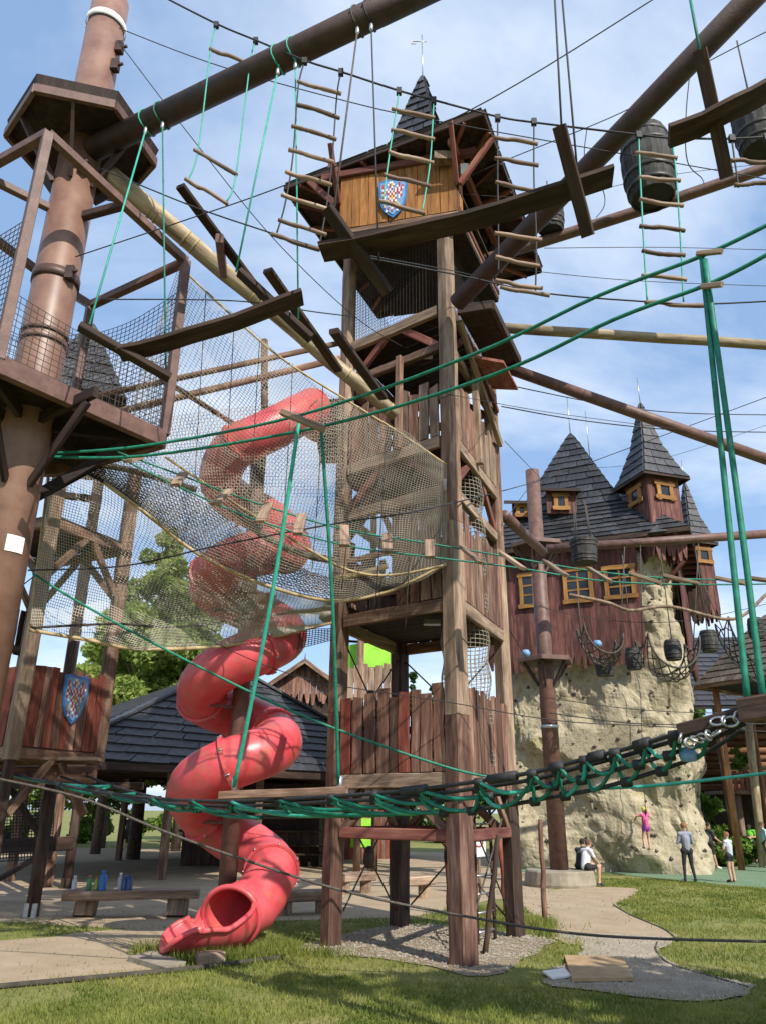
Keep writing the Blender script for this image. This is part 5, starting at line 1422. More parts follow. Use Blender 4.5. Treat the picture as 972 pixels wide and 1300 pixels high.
hang([(894,330,5.80),(934,620,5.7),(968,888,5.65)], 'thick green rope hanging to the timber block of the bridge, inner strand', 0.026)
for px, Y in ((297,10.2),(430,9.9)):
    o = rod('rope_sleeve', P(px, 1006, Y), P(px+2, 985, Y), 0.035, 'metal', None, 10); tag(o, 'grey metal sleeve at the foot of the slanting green rope' if px < 400 else 'grey metal sleeve at the foot of the green rope by the tower post', 'sleeve')
o = hewn('bridge_bar', P(281,1010,10.25), P(440,1004,9.85), 0.10, 0.14, 'timber', None, jit=0.03); tag(o, 'weathered wooden bar under the rope bridge before the slide', 'bar')
blk = thing('bridge_block', 'heavy dark timber block with chain where the rope bridge ends', 'block', tuple(P(960,912,5.6)))
hewn('block', P(944,902,5.75), P(1010,892,5.3), 0.17, 0.13, 'timber_low', blk, jit=0.02)
hewn('end_beam', P(862,928,6.1), P(950,905,5.8), 0.10, 0.12, 'timber_dark', blk, jit=0.02)
for k in range(11):
    c = lerp(P(945,905,5.75), P(866,938,6.0), k/10)+Vector((rnd.uniform(-.02,.02), 0, rnd.uniform(-.05,.02)))
    W = frame(c, Vector((rnd.uniform(-1,1), rnd.uniform(-1,1), rnd.uniform(-1,1))))
    ringv = [W @ Vector((0.035*math.cos(a*math.pi/6), 0.055*math.sin(a*math.pi/6), 0)) for a in range(13)]
    MB().tube(ringv, 0.010, 6, False).build('chain_link', 'metal', blk, True)
# ================================================================== zigzag rope bridge
br = thing('rope_bridge', 'long sagging rope bridge of black cables laced with green rope', 'bridge', tuple(P(440,1030,9.0)))
cab = [[(-30,972,15.4),(100,1001,13.4),(205,1014,12.0),(300,1017,10.8),(420,1011,9.3),(523,1003,8.4),(662,983,7.4),(728,967,7.0),(800,949,6.6),(872,927,6.1),(950,904,5.8)],
       [(40,986,15.4),(120,1007,13.6),(205,1020,12.2),(300,1023,10.9),(420,1018,9.4),(523,1011,8.5),(662,992,7.5),(728,976,7.1),(800,957,6.7),(872,935,6.2),(950,911,5.9)],
       [(78,986,15.4),(140,1006,13.9),(205,1018,12.4),(300,1030,11.0),(440,1027,9.5),(523,1020,8.6),(634,1008,7.8),(700,997,7.3),(760,983,6.9),(824,965,6.5),(890,944,6.2),(946,918,5.9)],
       [(112,986,15.4),(160,1003,14.0),(205,1014,12.6),(300,1036,11.1),(471,1034,9.2),(523,1032,8.7),(576,1030,8.2),(634,1024,7.8),(699,1012,7.4),(755,1002,7.0),(824,982,6.6),(890,958,6.3),(944,925,6.0)]]
cps = [smooth_path([P(*p) for p in c], 8) for c in cab]
for c in cps: MB().tube(c, [lerp(0.024, 0.016, i/(len(c)-1)) for i in range(len(c))], 8).build('bridge_cable', 'rope_black', br, True)
def at_len(path_, f): return curve_at(path_, f)
for pair in ((0,2),(1,3)):
    n = 34; pts = []
    for k in range(n+1):
        f = 0.03+0.90*k/n
        src = cps[pair[k % 2]]
        pts.append(curve_at(src, f)+Vector((0, -0.03, -0.01)))
    for k in range(n):
        m = (pts[k]+pts[k+1])/2-Z*0.05
        MB().tube(smooth_path([pts[k], m, pts[k+1]], 5), lerp(0.024, 0.015, k/n), 8).build('lacing', 'rope_mint' if k % 5 == 0 else 'rope_green', br, True)
    for k in range(n+1):
        if k % 2 == 0 or k % 3: MB().lathe([(0.024,-0.05),(0.042,-0.04),(0.042,0.04),(0.024,0.05)], 8, (0,0,0)).build('cable_clamp', 'rope_black', br, True, frame(pts[k]+Vector((0,0.02,0)), Vector((1,-0.4,0.1))))
for f in (0.50, 0.58, 0.66, 0.74, 0.82):
    a, b = curve_at(cps[0], f-0.012), curve_at(cps[0], f+0.014)
    MB().tube([a, b], 0.045, 10).build('cable_sleeve', 'rope_black', br, True)
fl = MB().lathe([(0,0),(0.06,0.01),(0.075,0.06),(0.05,0.11),(0,0.12)], 10, P(874,968,6.3)).build('rope_bag', 'blue_light', None, True); tag(fl, 'pale blue plastic bag tied on the lower bridge cable', 'bag')
# ================================================================== stepping-board bridge on green ropes
sb = thing('step_bridge', 'hanging walkway of small grey boards on two thin green ropes', 'bridge', tuple(P(440,690,10.6)))
s0 = [(150,574,9.8),(232,604,10.0),(330,640,10.3),(437,672,10.6),(545,690,10.9),(650,708,11.2),(760,726,11.5),(870,735,11.8),(1000,736,12.2)]
s1 = [(150,580,9.6),(215,612,9.8),(320,658,10.0),(437,692,10.3),(545,707,10.6),(650,720,10.9),(760,737,11.2),(870,742,11.5),(1000,741,11.9)]
p0, p1 = smooth_path([P(*p) for p in s0], 10), smooth_path([P(*p) for p in s1], 10)
for pp in (p0, p1): MB().tube(pp, 0.013, 6).build('side_rope', 'rope_green', sb, True)
def fpx(path_, px):
    best = min(range(len(path_)), key=lambda i: abs(proj(path_[i])[0]-px)); return path_[best]
for xa, xb in ((180,166),(236,222),(292,276),(340,327),(386,374),(436,438),(488,494),(540,549),(590,606),(640,661),(694,716),(746,776),(800,832),(852,888),(905,940),(958,990)):
    a, b = fpx(p0, xa), fpx(p1, xb); e = (b-a)*0.12
    hewn('step_board', a-e+Z*0.02, b+e+Z*0.02, 0.05, 0.14, 'timber_grey', sb, jit=0.03)
rope('side_rope', [P(45,732,11.2), P(44,730,11.2)], 0.014, 'rope_green', sb)
# long green rope running down from the mast to the tower base
tag(rope('guy_rope', [P(42,728,11.0), P(110,770,11.1), P(260,850,11.3), P(400,915,11.5), P(560,972,11.7), P(640,990,11.8)], 0.020, 'rope_green'), 'green rope slanting down from the mast across the slide', 'rope')
tag(rope('guy_rope', [P(752,1001,7.6), P(820,998,7.8), P(900,990,8.0), P(1000,978,8.3)], 0.018, 'rope_mint'), 'bright green rope running level before the climbing rock', 'rope')
tag(rope('guy_rope', [P(-20,985,11.0), P(100,1012,11.0), P(200,1052,11.0), P(300,1088,11.0), P(440,1132,11.0), P(600,1165,11.0), P(760,1188,11.0), P(1000,1196,11.0)], 0.018, 'rope_brown'), 'dark rope sagging low over the grass in front of the tower', 'rope')
# ================================================================== thin cables
K = [([(152,36,9.3),(280,84,8.8),(470,136,8.4),(590,160,8.3),(690,178,8.4),(1000,232,9)], 0.008),
     ([(150,52,9.3),(240,170,9.8),(345,300,10.6),(448,400,12.0),(510,440,12.9)], 0.008),
     ([(96,326,9.3),(240,278,9.0),(365,234,8.6),(590,143,7.8),(840,-8,7)], 0.009),
     ([(128,380,9.3),(300,382,9.8),(400,396,10.5),(450,402,12.5)], 0.010),
     ([(36,724,10.9),(160,718,10.9),(280,692,10.9),(430,664,10.9),(560,642,11.2),(690,608,22),(800,568,21),(1000,494,19)], 0.013),
     ([(470,325,7.8),(585,346,11.6),(640,362,11.7)], 0.008),
     ([(560,240,12.4),(640,204,12.0),(790,142,11.0),(872,92,10.4),(1000,26,9.6)], 0.010),
     ([(560,244,12.4),(700,250,12.6),(850,222,12.6),(1000,205,12.6)], 0.006),
     ([(690,315,14.4),(840,314,14.6),(1000,318,14.8)], 0.008),
     ([(640,340,14.4),(800,356,14.6),(1000,364,14.8)], 0.008),
     ([(640,488,14.8),(760,512,16),(860,524,17),(1000,527,18)], 0.012),
     ([(636,516,14.8),(740,534,16),(860,546,17),(1000,549,18)], 0.013),
     ([(566,500,12.0),(700,524,13),(860,545,14)], 0.006),
     ([(640,660,14.8),(700,600,22),(830,585,23),(1000,530,24)], 0.008),
     ([(410,868,12.2),(560,890,12.0),(700,914,12),(830,922,12),(1000,930,12)], 0.008),
     ([(240,800,13.2),(330,842,12.4),(410,868,12.2)], 0.008),
     ([(696,905,22.2),(800,918,22.4),(900,920,22.6),(1000,918,22.8)], 0.016),
     ([(696,886,22.2),(800,900,22.4),(900,905,22.6),(1000,903,22.8)], 0.012),
     ([(664,765,22),(760,786,22),(870,788,22.5),(1000,760,23)], 0.010),
     ([(640,790,15),(668,836,22.0)], 0.012),
     ([(690,612,22.3),(640,560,15)], 0.008)]
KL = ['upper thin cable from the mast top passing before the tower spire', 'thin cable dropping from the mast top to the tower railing', 'dark cable rising from the mast collar across the tower eave', 'dark cable from the mast collar to the tower post behind the pale log', 'long dark cable from the mast over the net to the slim mast top', 'short thin cable at the tower post below the house', 'dark cable from the tower house rising behind the big barrel', 'faint cable from the tower house to the big barrel tube', 'thin level cable just above the pale level log, upper', 'thin sloping cable just above the pale level log, lower', 'upper of two cables crossing the castle spire', 'lower of two cables crossing the castle spire', 'faint cable from the tower front post towards the castle spire', 'thin cable from slim mast top over the castle roof', 'thin cable crossing the lowest plank railing of the tower', 'thin cable crossing the slide below the flat net', 'lower cable from the slim mast across the climbing rock', 'upper cable from the slim mast across the climbing rock', 'thin cable under the castle windows', 'short cable from tower to lower platform of the slim mast', 'short cable from tower to the slim mast top']
for (px, r), lb_ in zip(K, KL): cable(px, r, label=lb_)
tag(rope('grey_rope', [P(722,755,21.8), P(770,765,21.8), P(800,775,21.8), P(850,770,21.9), P(930,786,22), P(975,752,22), P(1000,740,22)], 0.05, 'timber_grey'), 'thick grey fraying rope slung before the castle windows', 'rope')
tag(rope('cable_loop', [P(875,93,8.2), P(870,150,8.2), P(872,205,8.3), P(890,226,9.5), P(893,234,12.6)], 0.008, 'rope_black'), 'thin black cable loop hanging beside the big barrel', 'cable')
tag(rope('cable_loop', [P(744,165,9.2), P(742,205,9.3), P(764,240,9.6), P(766,262,11), P(756,276,13)], 0.008, 'rope_black'), 'thin black cable loop hanging behind the crossed plank bar', 'cable')

# ================================================================== background buildings
def logwall(p0, p1, z0, z1, d, parent, mat='log_orange'):
    n = int((z1-z0)/d)
    for i in range(n):
        rod('wall_log', Vector((p0.x, p0.y, z0+d*(i+.5))), Vector((p1.x, p1.y, z0+d*(i+.5))), d*0.53, mat, parent, 8)
# open pavilion with slate roof
N_ = P(58,962,22.0); ez = N_.z
Rc = Vector((2.0, 33.5, ez)); Lc_ = Vector((-17.0, 30.0, ez)); Bc = Vector((-6.0, 41.5, ez))
ap0 = P(292,846,30.0); ap1 = Vector((ap0.x-0.5, ap0.y+2.5, ap0.z))
pav = thing('pavilion', 'open pavilion with a broad dark slate roof behind the slide', 'pavilion', (-5.3, 31, 0))
mb = MB().add([N_, Rc, Bc, Lc_, ap0, ap1], [(3,2,1,0),(0,1,4),(1,2,5,4),(2,3,5),(3,0,4,5)])
pr = mb.build('roof', 'under_roof', pav)
shingle_face(N_, Rc, ap0, ap0, 0.34, 1.3, 'shingle', pr, 0.05)
shingle_face(Lc_, N_, ap0, ap1, 0.36, 1.4, 'shingle', pr, 0.05)
for a, b in ((N_, Rc), (Lc_, N_), (Rc, Bc), (Bc, Lc_)): hewn('eave_beam', a-Z*0.14, b-Z*0.14, 0.22, 0.14, 'timber_dark', pr)
hewn('hip_cap', N_+Z*0.10, ap0+Z*0.10, 0.10, 0.26, 'shingle', pr)
hewn('hip_cap', Rc+Z*0.10, ap0+Z*0.10, 0.10, 0.26, 'shingle', pr)
sk = [P(193,884,0.1+26)]
a_, b_ = lerp(Lc_, N_, 0.55), ap0
q = lerp(a_, b_, 0.80)+Z*0.16; MB().slab([q, q+Vector((0.9,-0.25,0.02)), q+Vector((1.3,0.35,0.32)), q+Vector((0.35,0.6,0.32))], Z*0.05).build('skylight', 'white', pr)
for f in (0.06, 0.28, 0.5, 0.72, 0.94):
    for a, b, in_ in ((N_, Rc, Vector((-0.6, 0.6, 0))), (Lc_, N_, Vector((0.5, 0.7, 0))), (Lc_, Bc, Vector((0.6,-0.6,0)))):
        p = lerp(a, b, f)+in_; hewn('post', vert(p, 0), vert(p, ez+0.15), 0.24, 0.24, 'timber', pav)
    hewn('tie_beam', lerp(N_, Lc_, f)-Z*0.05, lerp(Rc, Bc, f)-Z*0.05, 0.2, 0.16, 'timber_dark', pav)
for i, f in enumerate((0.25, 0.5, 0.75)):
    p = lerp(lerp(N_, Rc, 0.75), lerp(Lc_, Bc, 0.75), f); 
    tb = thing('picnic_table', 'dark wooden picnic table under the pavilion roof', 'table', (p.x, p.y, 0), 'picnic tables under the pavilion')
    MB().box((p.x, p.y, 0.74), (1.8, 0.8, 0.06)).build('table_top', 'timber_dark', tb)
    for s in (-1, 1):
        MB().box((p.x, p.y+s*0.65, 0.45), (1.8, 0.28, 0.05)).build('seat', 'timber_dark', tb)
        MB().box((p.x+s*0.7, p.y, 0.37), (0.08, 1.5, 0.68)).build('leg', 'timber_dark', tb)
# gable-fronted hut behind the pavilion
def gable_house(name, label, cat, c, w, d, zw, zr, yaw, wallmat, roofmat, jag=True, row=0.45, front_open=True, tile=0.8):
    t = thing(name, label, cat, (c.x, c.y, 0))
    xd = Vector((math.cos(yaw), math.sin(yaw), 0)); yd = Vector((-xd.y, xd.x, 0))
    Q = lambda x, y, z: c+xd*x+yd*y+Z*z
    b = MB().slab([Q(-w/2,0.12,0), Q(w/2,0.12,0), Q(w/2,d,0), Q(-w/2,d,0)], Z*zw).build('wall', 'timber_dark', t)
    plank_wall(Q(-w/2,0.0,0.05), Q(w/2,0.0,0.05), zw-(1.0 if front_open else 0), 0.3, wallmat, b, 0.96, 0.05, 0.04, 0.0, 0, None, 0.03)
    n = int(w/0.28)
    for i in range(n):
        x = -w/2+(i+.5)*w/n; h = (zr-zw)*(1-abs(x)/(w/2))
        plank('gable_plank', Q(x,-0.05,zw-0.2), xd, Z, w/n*0.96, h+0.2, 0.04, wallmat, b, 0.03, 0.45 if jag else 0)
    o_ = 0.45
    for s in (-1, 1):
        a0_, a1_ = Q(s*(w/2+o_), -0.5, zw-(zr-zw)*o_/(w/2)), Q(s*(w/2+o_), d+0.4, zw-(zr-zw)*o_/(w/2))
        r0_, r1_ = Q(0,-0.5,zr), Q(0,d+0.4,zr)
        rf = MB().slab([a0_, a1_, r1_, r0_], Z*0.08).build('roof', 'under_roof', t)
        shingle_face(a0_+Z*0.08, a1_+Z*0.08, r1_+Z*0.08, r0_+Z*0.08, row, tile, roofmat, rf, 0.04)
        hewn('barge_board', a0_-yd*0.04+Z*0.02, r0_-yd*0.04+Z*0.02, 0.2, 0.06, 'timber', rf)
    rod('finial', Q(0,-0.5,zr-0.1), Q(0,-0.5,zr+0.4), 0.06, 'timber', t, 6, 0.01)
    return t
ga_ = P(388,842,37.0); gable_house('gable_hut', 'red plank hut with a jagged gable behind the pavilion roof', 'hut', Vector((ga_.x, ga_.y, 0)), 4.0, 5.0, P(388,880,37.0).z, ga_.z, 0.05, 'fence', 'shingle')
# red and green playhouse seen under the tower
ph = thing('playhouse', 'small red and lime playhouse seen through the tower legs', 'playhouse', tuple(G(450,1092)))
pa_, pb_ = G(392,1092), G(520,1090); pa_.z = pb_.z = 0
tz_ = 2.4
kk = thing('shade_box', 'dark timber box added for the deep shade under the pavilion', 'shade_box', (-5.2, 33.0, 0))  # invented box, added to darken the space below the pavilion roof
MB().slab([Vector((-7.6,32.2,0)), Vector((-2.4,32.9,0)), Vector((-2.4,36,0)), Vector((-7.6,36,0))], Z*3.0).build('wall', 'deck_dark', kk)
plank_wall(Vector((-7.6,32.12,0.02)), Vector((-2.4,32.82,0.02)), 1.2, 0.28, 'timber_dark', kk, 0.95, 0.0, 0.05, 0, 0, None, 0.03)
hewn('box_ledge', Vector((-7.7,31.95,1.25)), Vector((-2.3,32.65,1.25)), 0.08, 0.5, 'timber_dark', kk)
MB().slab([pa_+Vector((0,0.1,0)), pb_+Vector((0,0.1,0)), pb_+Vector((0,3,0)), pa_+Vector((0,3,0))], Z*tz_).build('wall', 'timber_dark', ph)
plank_wall(pa_, pb_, tz_, 0.3, None, ph, 0.95, 0.05, 0.05, 0.0, 0, ['fence_red','fence_red','fence'], 0.03)
MB().slab([lerp(pa_, pb_, 0.40)+Vector((0,-0.06,0.5)), lerp(pa_, pb_, 0.62)+Vector((0,-0.06,0.5)), lerp(pa_, pb_, 0.62)+Vector((0,-0.06,1.7)), lerp(pa_, pb_, 0.40)+Vector((0,-0.06,1.7))], (0,0.03,0)).build('lime_panel', 'lime', ph)
pr2 = MB().slab([pa_+Vector((-0.3,-0.4,tz_)), pb_+Vector((0.3,-0.4,tz_)), pb_+Vector((0.3,3.2,tz_+1.0)), pa_+Vector((-0.3,3.2,tz_+1.0))], Z*0.1).build('roof', 'under_roof', ph)
# thatched play tower
tc_ = P(468,850,29.0); ttz = tc_.z; tb_ = Vector((tc_.x, tc_.y, 0))
tt = thing('thatched_tower', 'thatched play tower with a lime green fabric panel behind the main tower', 'tower', tuple(tb_))
for k in range(6):
    a = math.pi/3*k+0.3; p = tb_+Vector((1.25*math.cos(a), 1.25*math.sin(a), 0))
    rod('post', p, p+Z*(ttz+2.3), 0.13, 'timber', tt, 10)
    p2 = tb_+Vector((1.25*math.cos(a+math.pi/3), 1.25*math.sin(a+math.pi/3), 0))
    MB().slab([p+Z*(ttz-0.1), p2+Z*(ttz-0.1), p2+Z*(ttz+0.75), p+Z*(ttz+0.75)], Vector((0,0.03,0))).build('fabric_panel', 'lime', tt)
    hewn('rail', p+Z*(ttz+1.25), p2+Z*(ttz+1.25), 0.09, 0.07, 'timber_dark', tt)
MB().lathe([(0,ttz-0.3),(1.45,ttz-0.3),(1.45,ttz-0.15),(0,ttz-0.15)], 6, tb_).build('deck', 'timber_dark', tt)
plank_wall(tb_+Vector((-1.3,-1.3,ttz-1.3)), tb_+Vector((1.3,-1.3,ttz-1.3)), 1.2, 0.25, 'timber_grey', tt)
MB().lathe([(1.95,ttz+1.95),(1.85,ttz+2.25),(1.2,ttz+2.9),(0.5,ttz+3.5),(0.0,ttz+3.8)], 18, tb_, False).build('thatched_roof', 'thatch', tt, True)
MB().lathe([(0.0,ttz+2.1),(1.93,ttz+1.95)], 18, tb_, False).build('roof_lining', 'under_roof', tt)
# log cabin on the right
cb = thing('log_cabin', 'dark log cabin with balcony and grey slate roof beside the castle', 'building', (17.0, 40.0, 0))
q0, q1 = Vector((14.6, 37.5, 0)), Vector((23.0, 36.5, 0))
MB().slab([q0+Vector((0,0.3,0)), q1+Vector((0,0.3,0)), q1+Vector((0,6,0)), q0+Vector((0,6,0))], Z*6.2).build('wall', 'timber_dark', cb)
logwall(q0, q1, 3.0, 6.2, 0.32, cb)
rz0 = P(890,905,36.0).z
ra, rb, rc_, rd = Vector((14.3,36.0,6.6)), Vector((23.5,35.0,6.6)), Vector((23.5,41,11.0)), Vector((14.3,42,11.0))
crf = MB().slab([ra, rb, rc_, rd], -Z*0.12).build('roof', 'under_roof', cb)
shingle_face(ra, rb, rc_, rd, 0.5, 1.0, 'shingle', crf, 0.05)
hewn('barge_board', ra-Z*0.1, rd-Z*0.1, 0.3, 0.1, 'timber_dark', crf)
bz = P(930,1008,35.5).z
MB().slab([Vector((14.8,35.4,bz)), Vector((23.2,34.4,bz)), Vector((23.2,37,bz)), Vector((14.8,37.4,bz))], Z*0.14).build('balcony_floor', 'timber', cb)
for i in range(6):
    x = 15.0+1.5*i; yb = 35.45-0.119*(x-14.8)
    rod('balcony_post', Vector((x, yb, 0)), Vector((x, yb, 6.5)), 0.12, 'log_orange' if i % 2 else 'timber', cb, 10)
    for k in range(5):
        xx = x+0.25*(k+0.7); plank('baluster', Vector((xx, 35.42-0.119*(xx-14.8), bz+0.15)), Vector((1,-0.12,0)), Z, 0.17, 0.8, 0.04, 'beam_red' if (k+i) % 4 else 'frame_orange', cb)
hewn('balcony_rail', Vector((14.9,35.4,bz+1.05)), Vector((23,34.4,bz+1.05)), 0.14, 0.1, 'timber', cb)
for i in range(3): rod('porch_post', Vector((15.6+2.4*i, 35.9, 0)), Vector((15.6+2.4*i, 35.8, bz)), 0.15, 'timber_grey', cb, 10)
# gazebo roof in front of the cabin
gz_ = thing('gazebo', 'tall gazebo with a brown shingled pointed roof beside the castle', 'gazebo', tuple(Vector((16.4, 32.5, 0))))
gx, gy, gez = 16.3, 32.0, P(890,862,30.8).z
grf, grr = tiered_roof('roof', gx, gy, R(33), [(2.3, gez), (1.1, gez+1.6), (0.04, gez+2.9)], 0.42, 0.7, 'shingle_brown', gz_)
for k in range(4):
    hewn('eave_board', grr[0][k]-Z*0.06, grr[0][(k+1) % 4]-Z*0.06, 0.14, 0.06, 'timber', grf)
    p = lerp(grr[0][k], Vector((gx, gy, gez)), 0.25); rod('post', vert(p, 0), vert(p, gez+0.2), 0.13, 'log_orange', gz_, 10)
pl_ = rod('log_pillar', vert(P(962,1060,34.2), 0), P(948,905,34.2), 0.17, 'log', None, 12); tag(pl_, 'stout yellowish log pillar between castle and gazebo', 'pillar')

# ================================================================== trees and shrubs
def crown_mesh(name, blobs, n, leaf, mat, seed):
    r_ = np.random.RandomState(seed); w = np.array([b[3]**2 for b in blobs]); w = w/w.sum()
    k = r_.choice(len(blobs), n, p=w); B = np.array(blobs)[k]
    d = r_.normal(size=(n,3)); d /= np.linalg.norm(d, axis=1, keepdims=True)
    rad = B[:,3]*(0.55+0.5*r_.rand(n)**0.6); c = B[:,:3]+d*rad[:,None]*np.array([1,1,0.85])
    a = r_.normal(size=(n,3)); a /= np.linalg.norm(a, axis=1, keepdims=True); b = np.cross(a, r_.normal(size=(n,3))); b /= np.linalg.norm(b, axis=1, keepdims=True)
    s = leaf*r_.uniform(0.6,1.4,(n,1))
    v = np.stack([c-a*s, c+b*s*0.5, c+a*s, c-b*s*0.5], 1).reshape(-1,3)
    me = bpy.data.meshes.new(name); f = np.arange(4*n).reshape(-1,4)
    me.vertices.add(4*n); me.vertices.foreach_set('co', v.astype(np.float32).ravel())
    me.loops.add(4*n); me.loops.foreach_set('vertex_index', f.astype(np.int32).ravel())
    me.polygons.add(n); me.polygons.foreach_set('loop_start', np.arange(0,4*n,4,dtype=np.int32)); me.polygons.foreach_set('loop_total', np.full(n,4,dtype=np.int32))
    me.materials.append(M[mat]); me.update(calc_edges=True); return me
def blobset(H, Rr, n, seed, conic=0.0, low=0.22):
    r_ = random.Random(seed); out = []
    for _ in range(n):
        h = r_.uniform(low, 1.0); env = math.sin(math.pi*min(1, (h-low+0.12)/(1.12-low)))**0.6*(1-conic*h)
        a = r_.uniform(0, 6.283); d = Rr*env*r_.uniform(0.15, 0.95)
        out.append((d*math.cos(a), d*math.sin(a), H*h*0.96, Rr*r_.uniform(0.20, 0.38)*max(0.35, env)))
    return out
def trunk_mesh(H, r, blobs):
    mb = MB().tube([(0,0,-0.1),(0.05,0,H*0.3),(-0.08,0.05,H*0.6),(0,0,H*0.9)], [r*1.25, r, r*0.6, r*0.15], 9)
    for b in blobs[::max(1, len(blobs)//9)]:
        h = b[2]*0.6; mb.tube([(0,0,h), (b[0]*0.5, b[1]*0.5, (h+b[2])/2), (b[0], b[1], b[2])], [r*0.4, r*0.25, r*0.08], 6)
    return mb
KIND = {}
for kn, H, Rr, nb, nl, leaf, mat, con in (('round', 12, 4.6, 60, 24000, 0.17, 'leaf', 0.1), ('birch', 14, 3.6, 80, 30000, 0.15, 'leaf_light', 0.35), ('dark', 11, 4.2, 34, 7000, 0.22, 'leaf_dark', 0.2), ('spruce', 12, 2.3, 44, 6000, 0.16, 'leaf_dark', 0.92), ('bush', 2.2, 1.5, 16, 2500, 0.13, 'leaf', 0.0)):
    bs = blobset(H, Rr, nb, hash(kn) % 97 if False else len(kn)*7, con, 0.06 if kn in ('bush','spruce') else 0.22)
    KIND[kn] = (crown_mesh(kn+'_crown', bs, nl, leaf, mat, len(kn)), trunk_mesh(H, 0.22 if kn != 'bush' else 0.05, bs))
tmesh = {}
def tree(kind, loc, s, label, cat='tree', group=None, rot=None, name=None):
    t = thing(name or ('shrub' if kind == 'bush' else 'spruce_tree' if kind == 'spruce' else 'leafy_tree'), label, cat, loc, group)
    rz = rnd.uniform(0, 6.28) if rot is None else rot
    W = Matrix.Translation(Vector(loc)) @ Matrix.Rotation(rz, 4, 'Z') @ Matrix.Scale(s, 4)
    _place(bpy.data.objects.new('crown', KIND[kind][0]), W, t)
    if kind in tmesh: _place(bpy.data.objects.new('trunk', tmesh[kind]), W, t)
    else:
        o = mesh_obj('trunk', KIND[kind][1].v, KIND[kind][1].f, M['bark'], t, W, True); tmesh[kind] = o.data
    return t
def tpx(kind, px, Y, s, label, **k):
    p = P(px, 1030, Y); tree(kind, (p.x, Y, 0), s, label, **k)
tpx('birch', 176, 36, 1.10, 'tall pale green tree seen through the beige net')
tpx('birch', 128, 40, 0.92, 'pale green tree between the open timber tower and pavilion')
tpx('birch', 228, 43, 0.95, 'pale green tree just behind the pavilion roof')
tpx('round', 135, 46, 0.75, 'round green tree beside the open timber tower', )
tpx('round', 60, 50, 0.85, 'broad green tree behind the coat of arms wall')
tpx('round', 270, 58, 0.80, 'round green tree hidden behind the red slide')
tpx('dark', -40, 48, 0.9, 'dark green tree behind the steel mast')
tpx('spruce', 525, 62, 1.06, 'slender spruce tree between tower and castle', cat='tree')
tpx('spruce', 552, 68, 1.05, 'taller thin spruce tree beside the tower post')
tpx('dark', 470, 70, 0.9, 'dark tree far behind the thatched play tower')
tpx('dark', 600, 72, 0.85, 'dark tree far behind the castle rock')
tpx('dark', 380, 68, 0.8, 'dark tree far behind the gable hut')
tpx('dark', 330, 72, 0.9, 'dark tree far behind the pavilion ridge')
tpx('round', 905, 62, 0.85, 'green tree behind the log cabin roof')
tpx('round', 1010, 60, 0.9, 'green tree behind the gazebo')
tpx('dark', 790, 75, 0.8, 'dark tree far behind the castle')
tpx('dark', 700, 74, 0.8, 'dark tree behind the castle wall')
for px, Y, s, lab in ((897,35.0,1.35,'tall leafy shrub at the corner of the climbing rock'), (918,34.5,0.75,'low round shrub before the cabin porch'), (940,35,0.6,'small shrub beside the porch posts')):
    p = P(px, 1085, Y); tree('bush', (p.x, Y, 0), s, lab, 'shrub')
for px, Y, s in ((110,52,1.1),(170,54,1.0),(225,55,1.2),(20,53,1.2),(290,56,1.1),(350,55,1.1),(430,56,1.1),(500,57,1.1),(560,58,1.2)):
    p = P(px, 1050, Y); tree('bush', (p.x, Y, 0), s, 'leafy hedge shrub at the far edge of the lawn', 'shrub', 'hedge shrubs at the edge of the lawn')
for i, (x, z) in enumerate(((15.6,0),(18.1,0))):
    b = thing('flower_box', 'green trailing plant box on the cabin balcony rail', 'plant', (x, 35.2-0.119*(x-14.8), bz+1.05), 'plant boxes on the cabin balcony')
    W = Matrix.Translation(Vector((x, 35.2-0.119*(x-14.8), bz+1.0))) @ Matrix.Scale(0.45, 4); _place(bpy.data.objects.new('leaves', KIND['bush'][0]), W, b)
# shade trees standing behind the photographer
bs = blobset(11, 4.4, 22, 77, 0.1, 0.42); KIND['shade'] = (crown_mesh('shade_crown', bs, 4600, 0.22, 'leaf', 9), trunk_mesh(11, 0.25, bs))
tree('shade', (7.4, 1.2, 0), 1.0, 'leafy shade tree beside the lawn, casting dappled shadow', rot=0.4)
tree('shade', (15.0, 2.0, 0), 1.0, 'leafy shade tree at the lawn corner, casting the wider shadow', rot=2.4)

# ================================================================== bench, bottles, boards and small things
bn = thing('timber_bench', 'heavy grey timber bench with drink bottles standing on it', 'bench', tuple(G(170,1163)))
e0_, e1_ = P(83,1131,17.0), P(254,1128,17.4)
hewn('bench_top', e0_-Z*0.08, e1_-Z*0.08, 0.17, 0.5, 'timber_grey', bn, jit=0.03)
for px in (107, 224):
    p = G(px, 1164); hewn('bench_leg', p, Vector((p.x, p.y+0.1, e0_.z-0.15)), 0.38, 0.34, 'timber_grey', bn, hint=(1,0,0))
topz = e0_.z+0.012
def bottle(px, h, r, cm, capm, label):
    p = P(px, 1128, 17.05); t = thing('drink_bottle', label, 'bottle', (p.x, p.y, topz), 'bottles on the bench')
    MB().lathe([(0,0),(r,0),(r*1.03,0.02),(r,h*0.7),(r*0.45,h*0.85),(r*0.4,h*0.92)], 12, (p.x, p.y, topz), True).build('bottle_body', cm, t, True)
    MB().lathe([(0,h*0.88),(r*0.55,h*0.88),(r*0.55,h),(0,h)], 12, (p.x, p.y, topz), False).build('bottle_cap', capm, t, True)
M['b_green'] = stain('b_green', (0.03,0.16,0.06), (0.06,0.25,0.1), 0.3); M['b_blue'] = stain('b_blue', (0.02,0.12,0.42), (0.04,0.2,0.55), 0.3)
M['b_navy'] = stain('b_navy', (0.02,0.05,0.16), (0.03,0.09,0.25), 0.3); M['b_lime'] = stain('b_lime', (0.25,0.3,0.04), (0.35,0.4,0.08), 0.3)
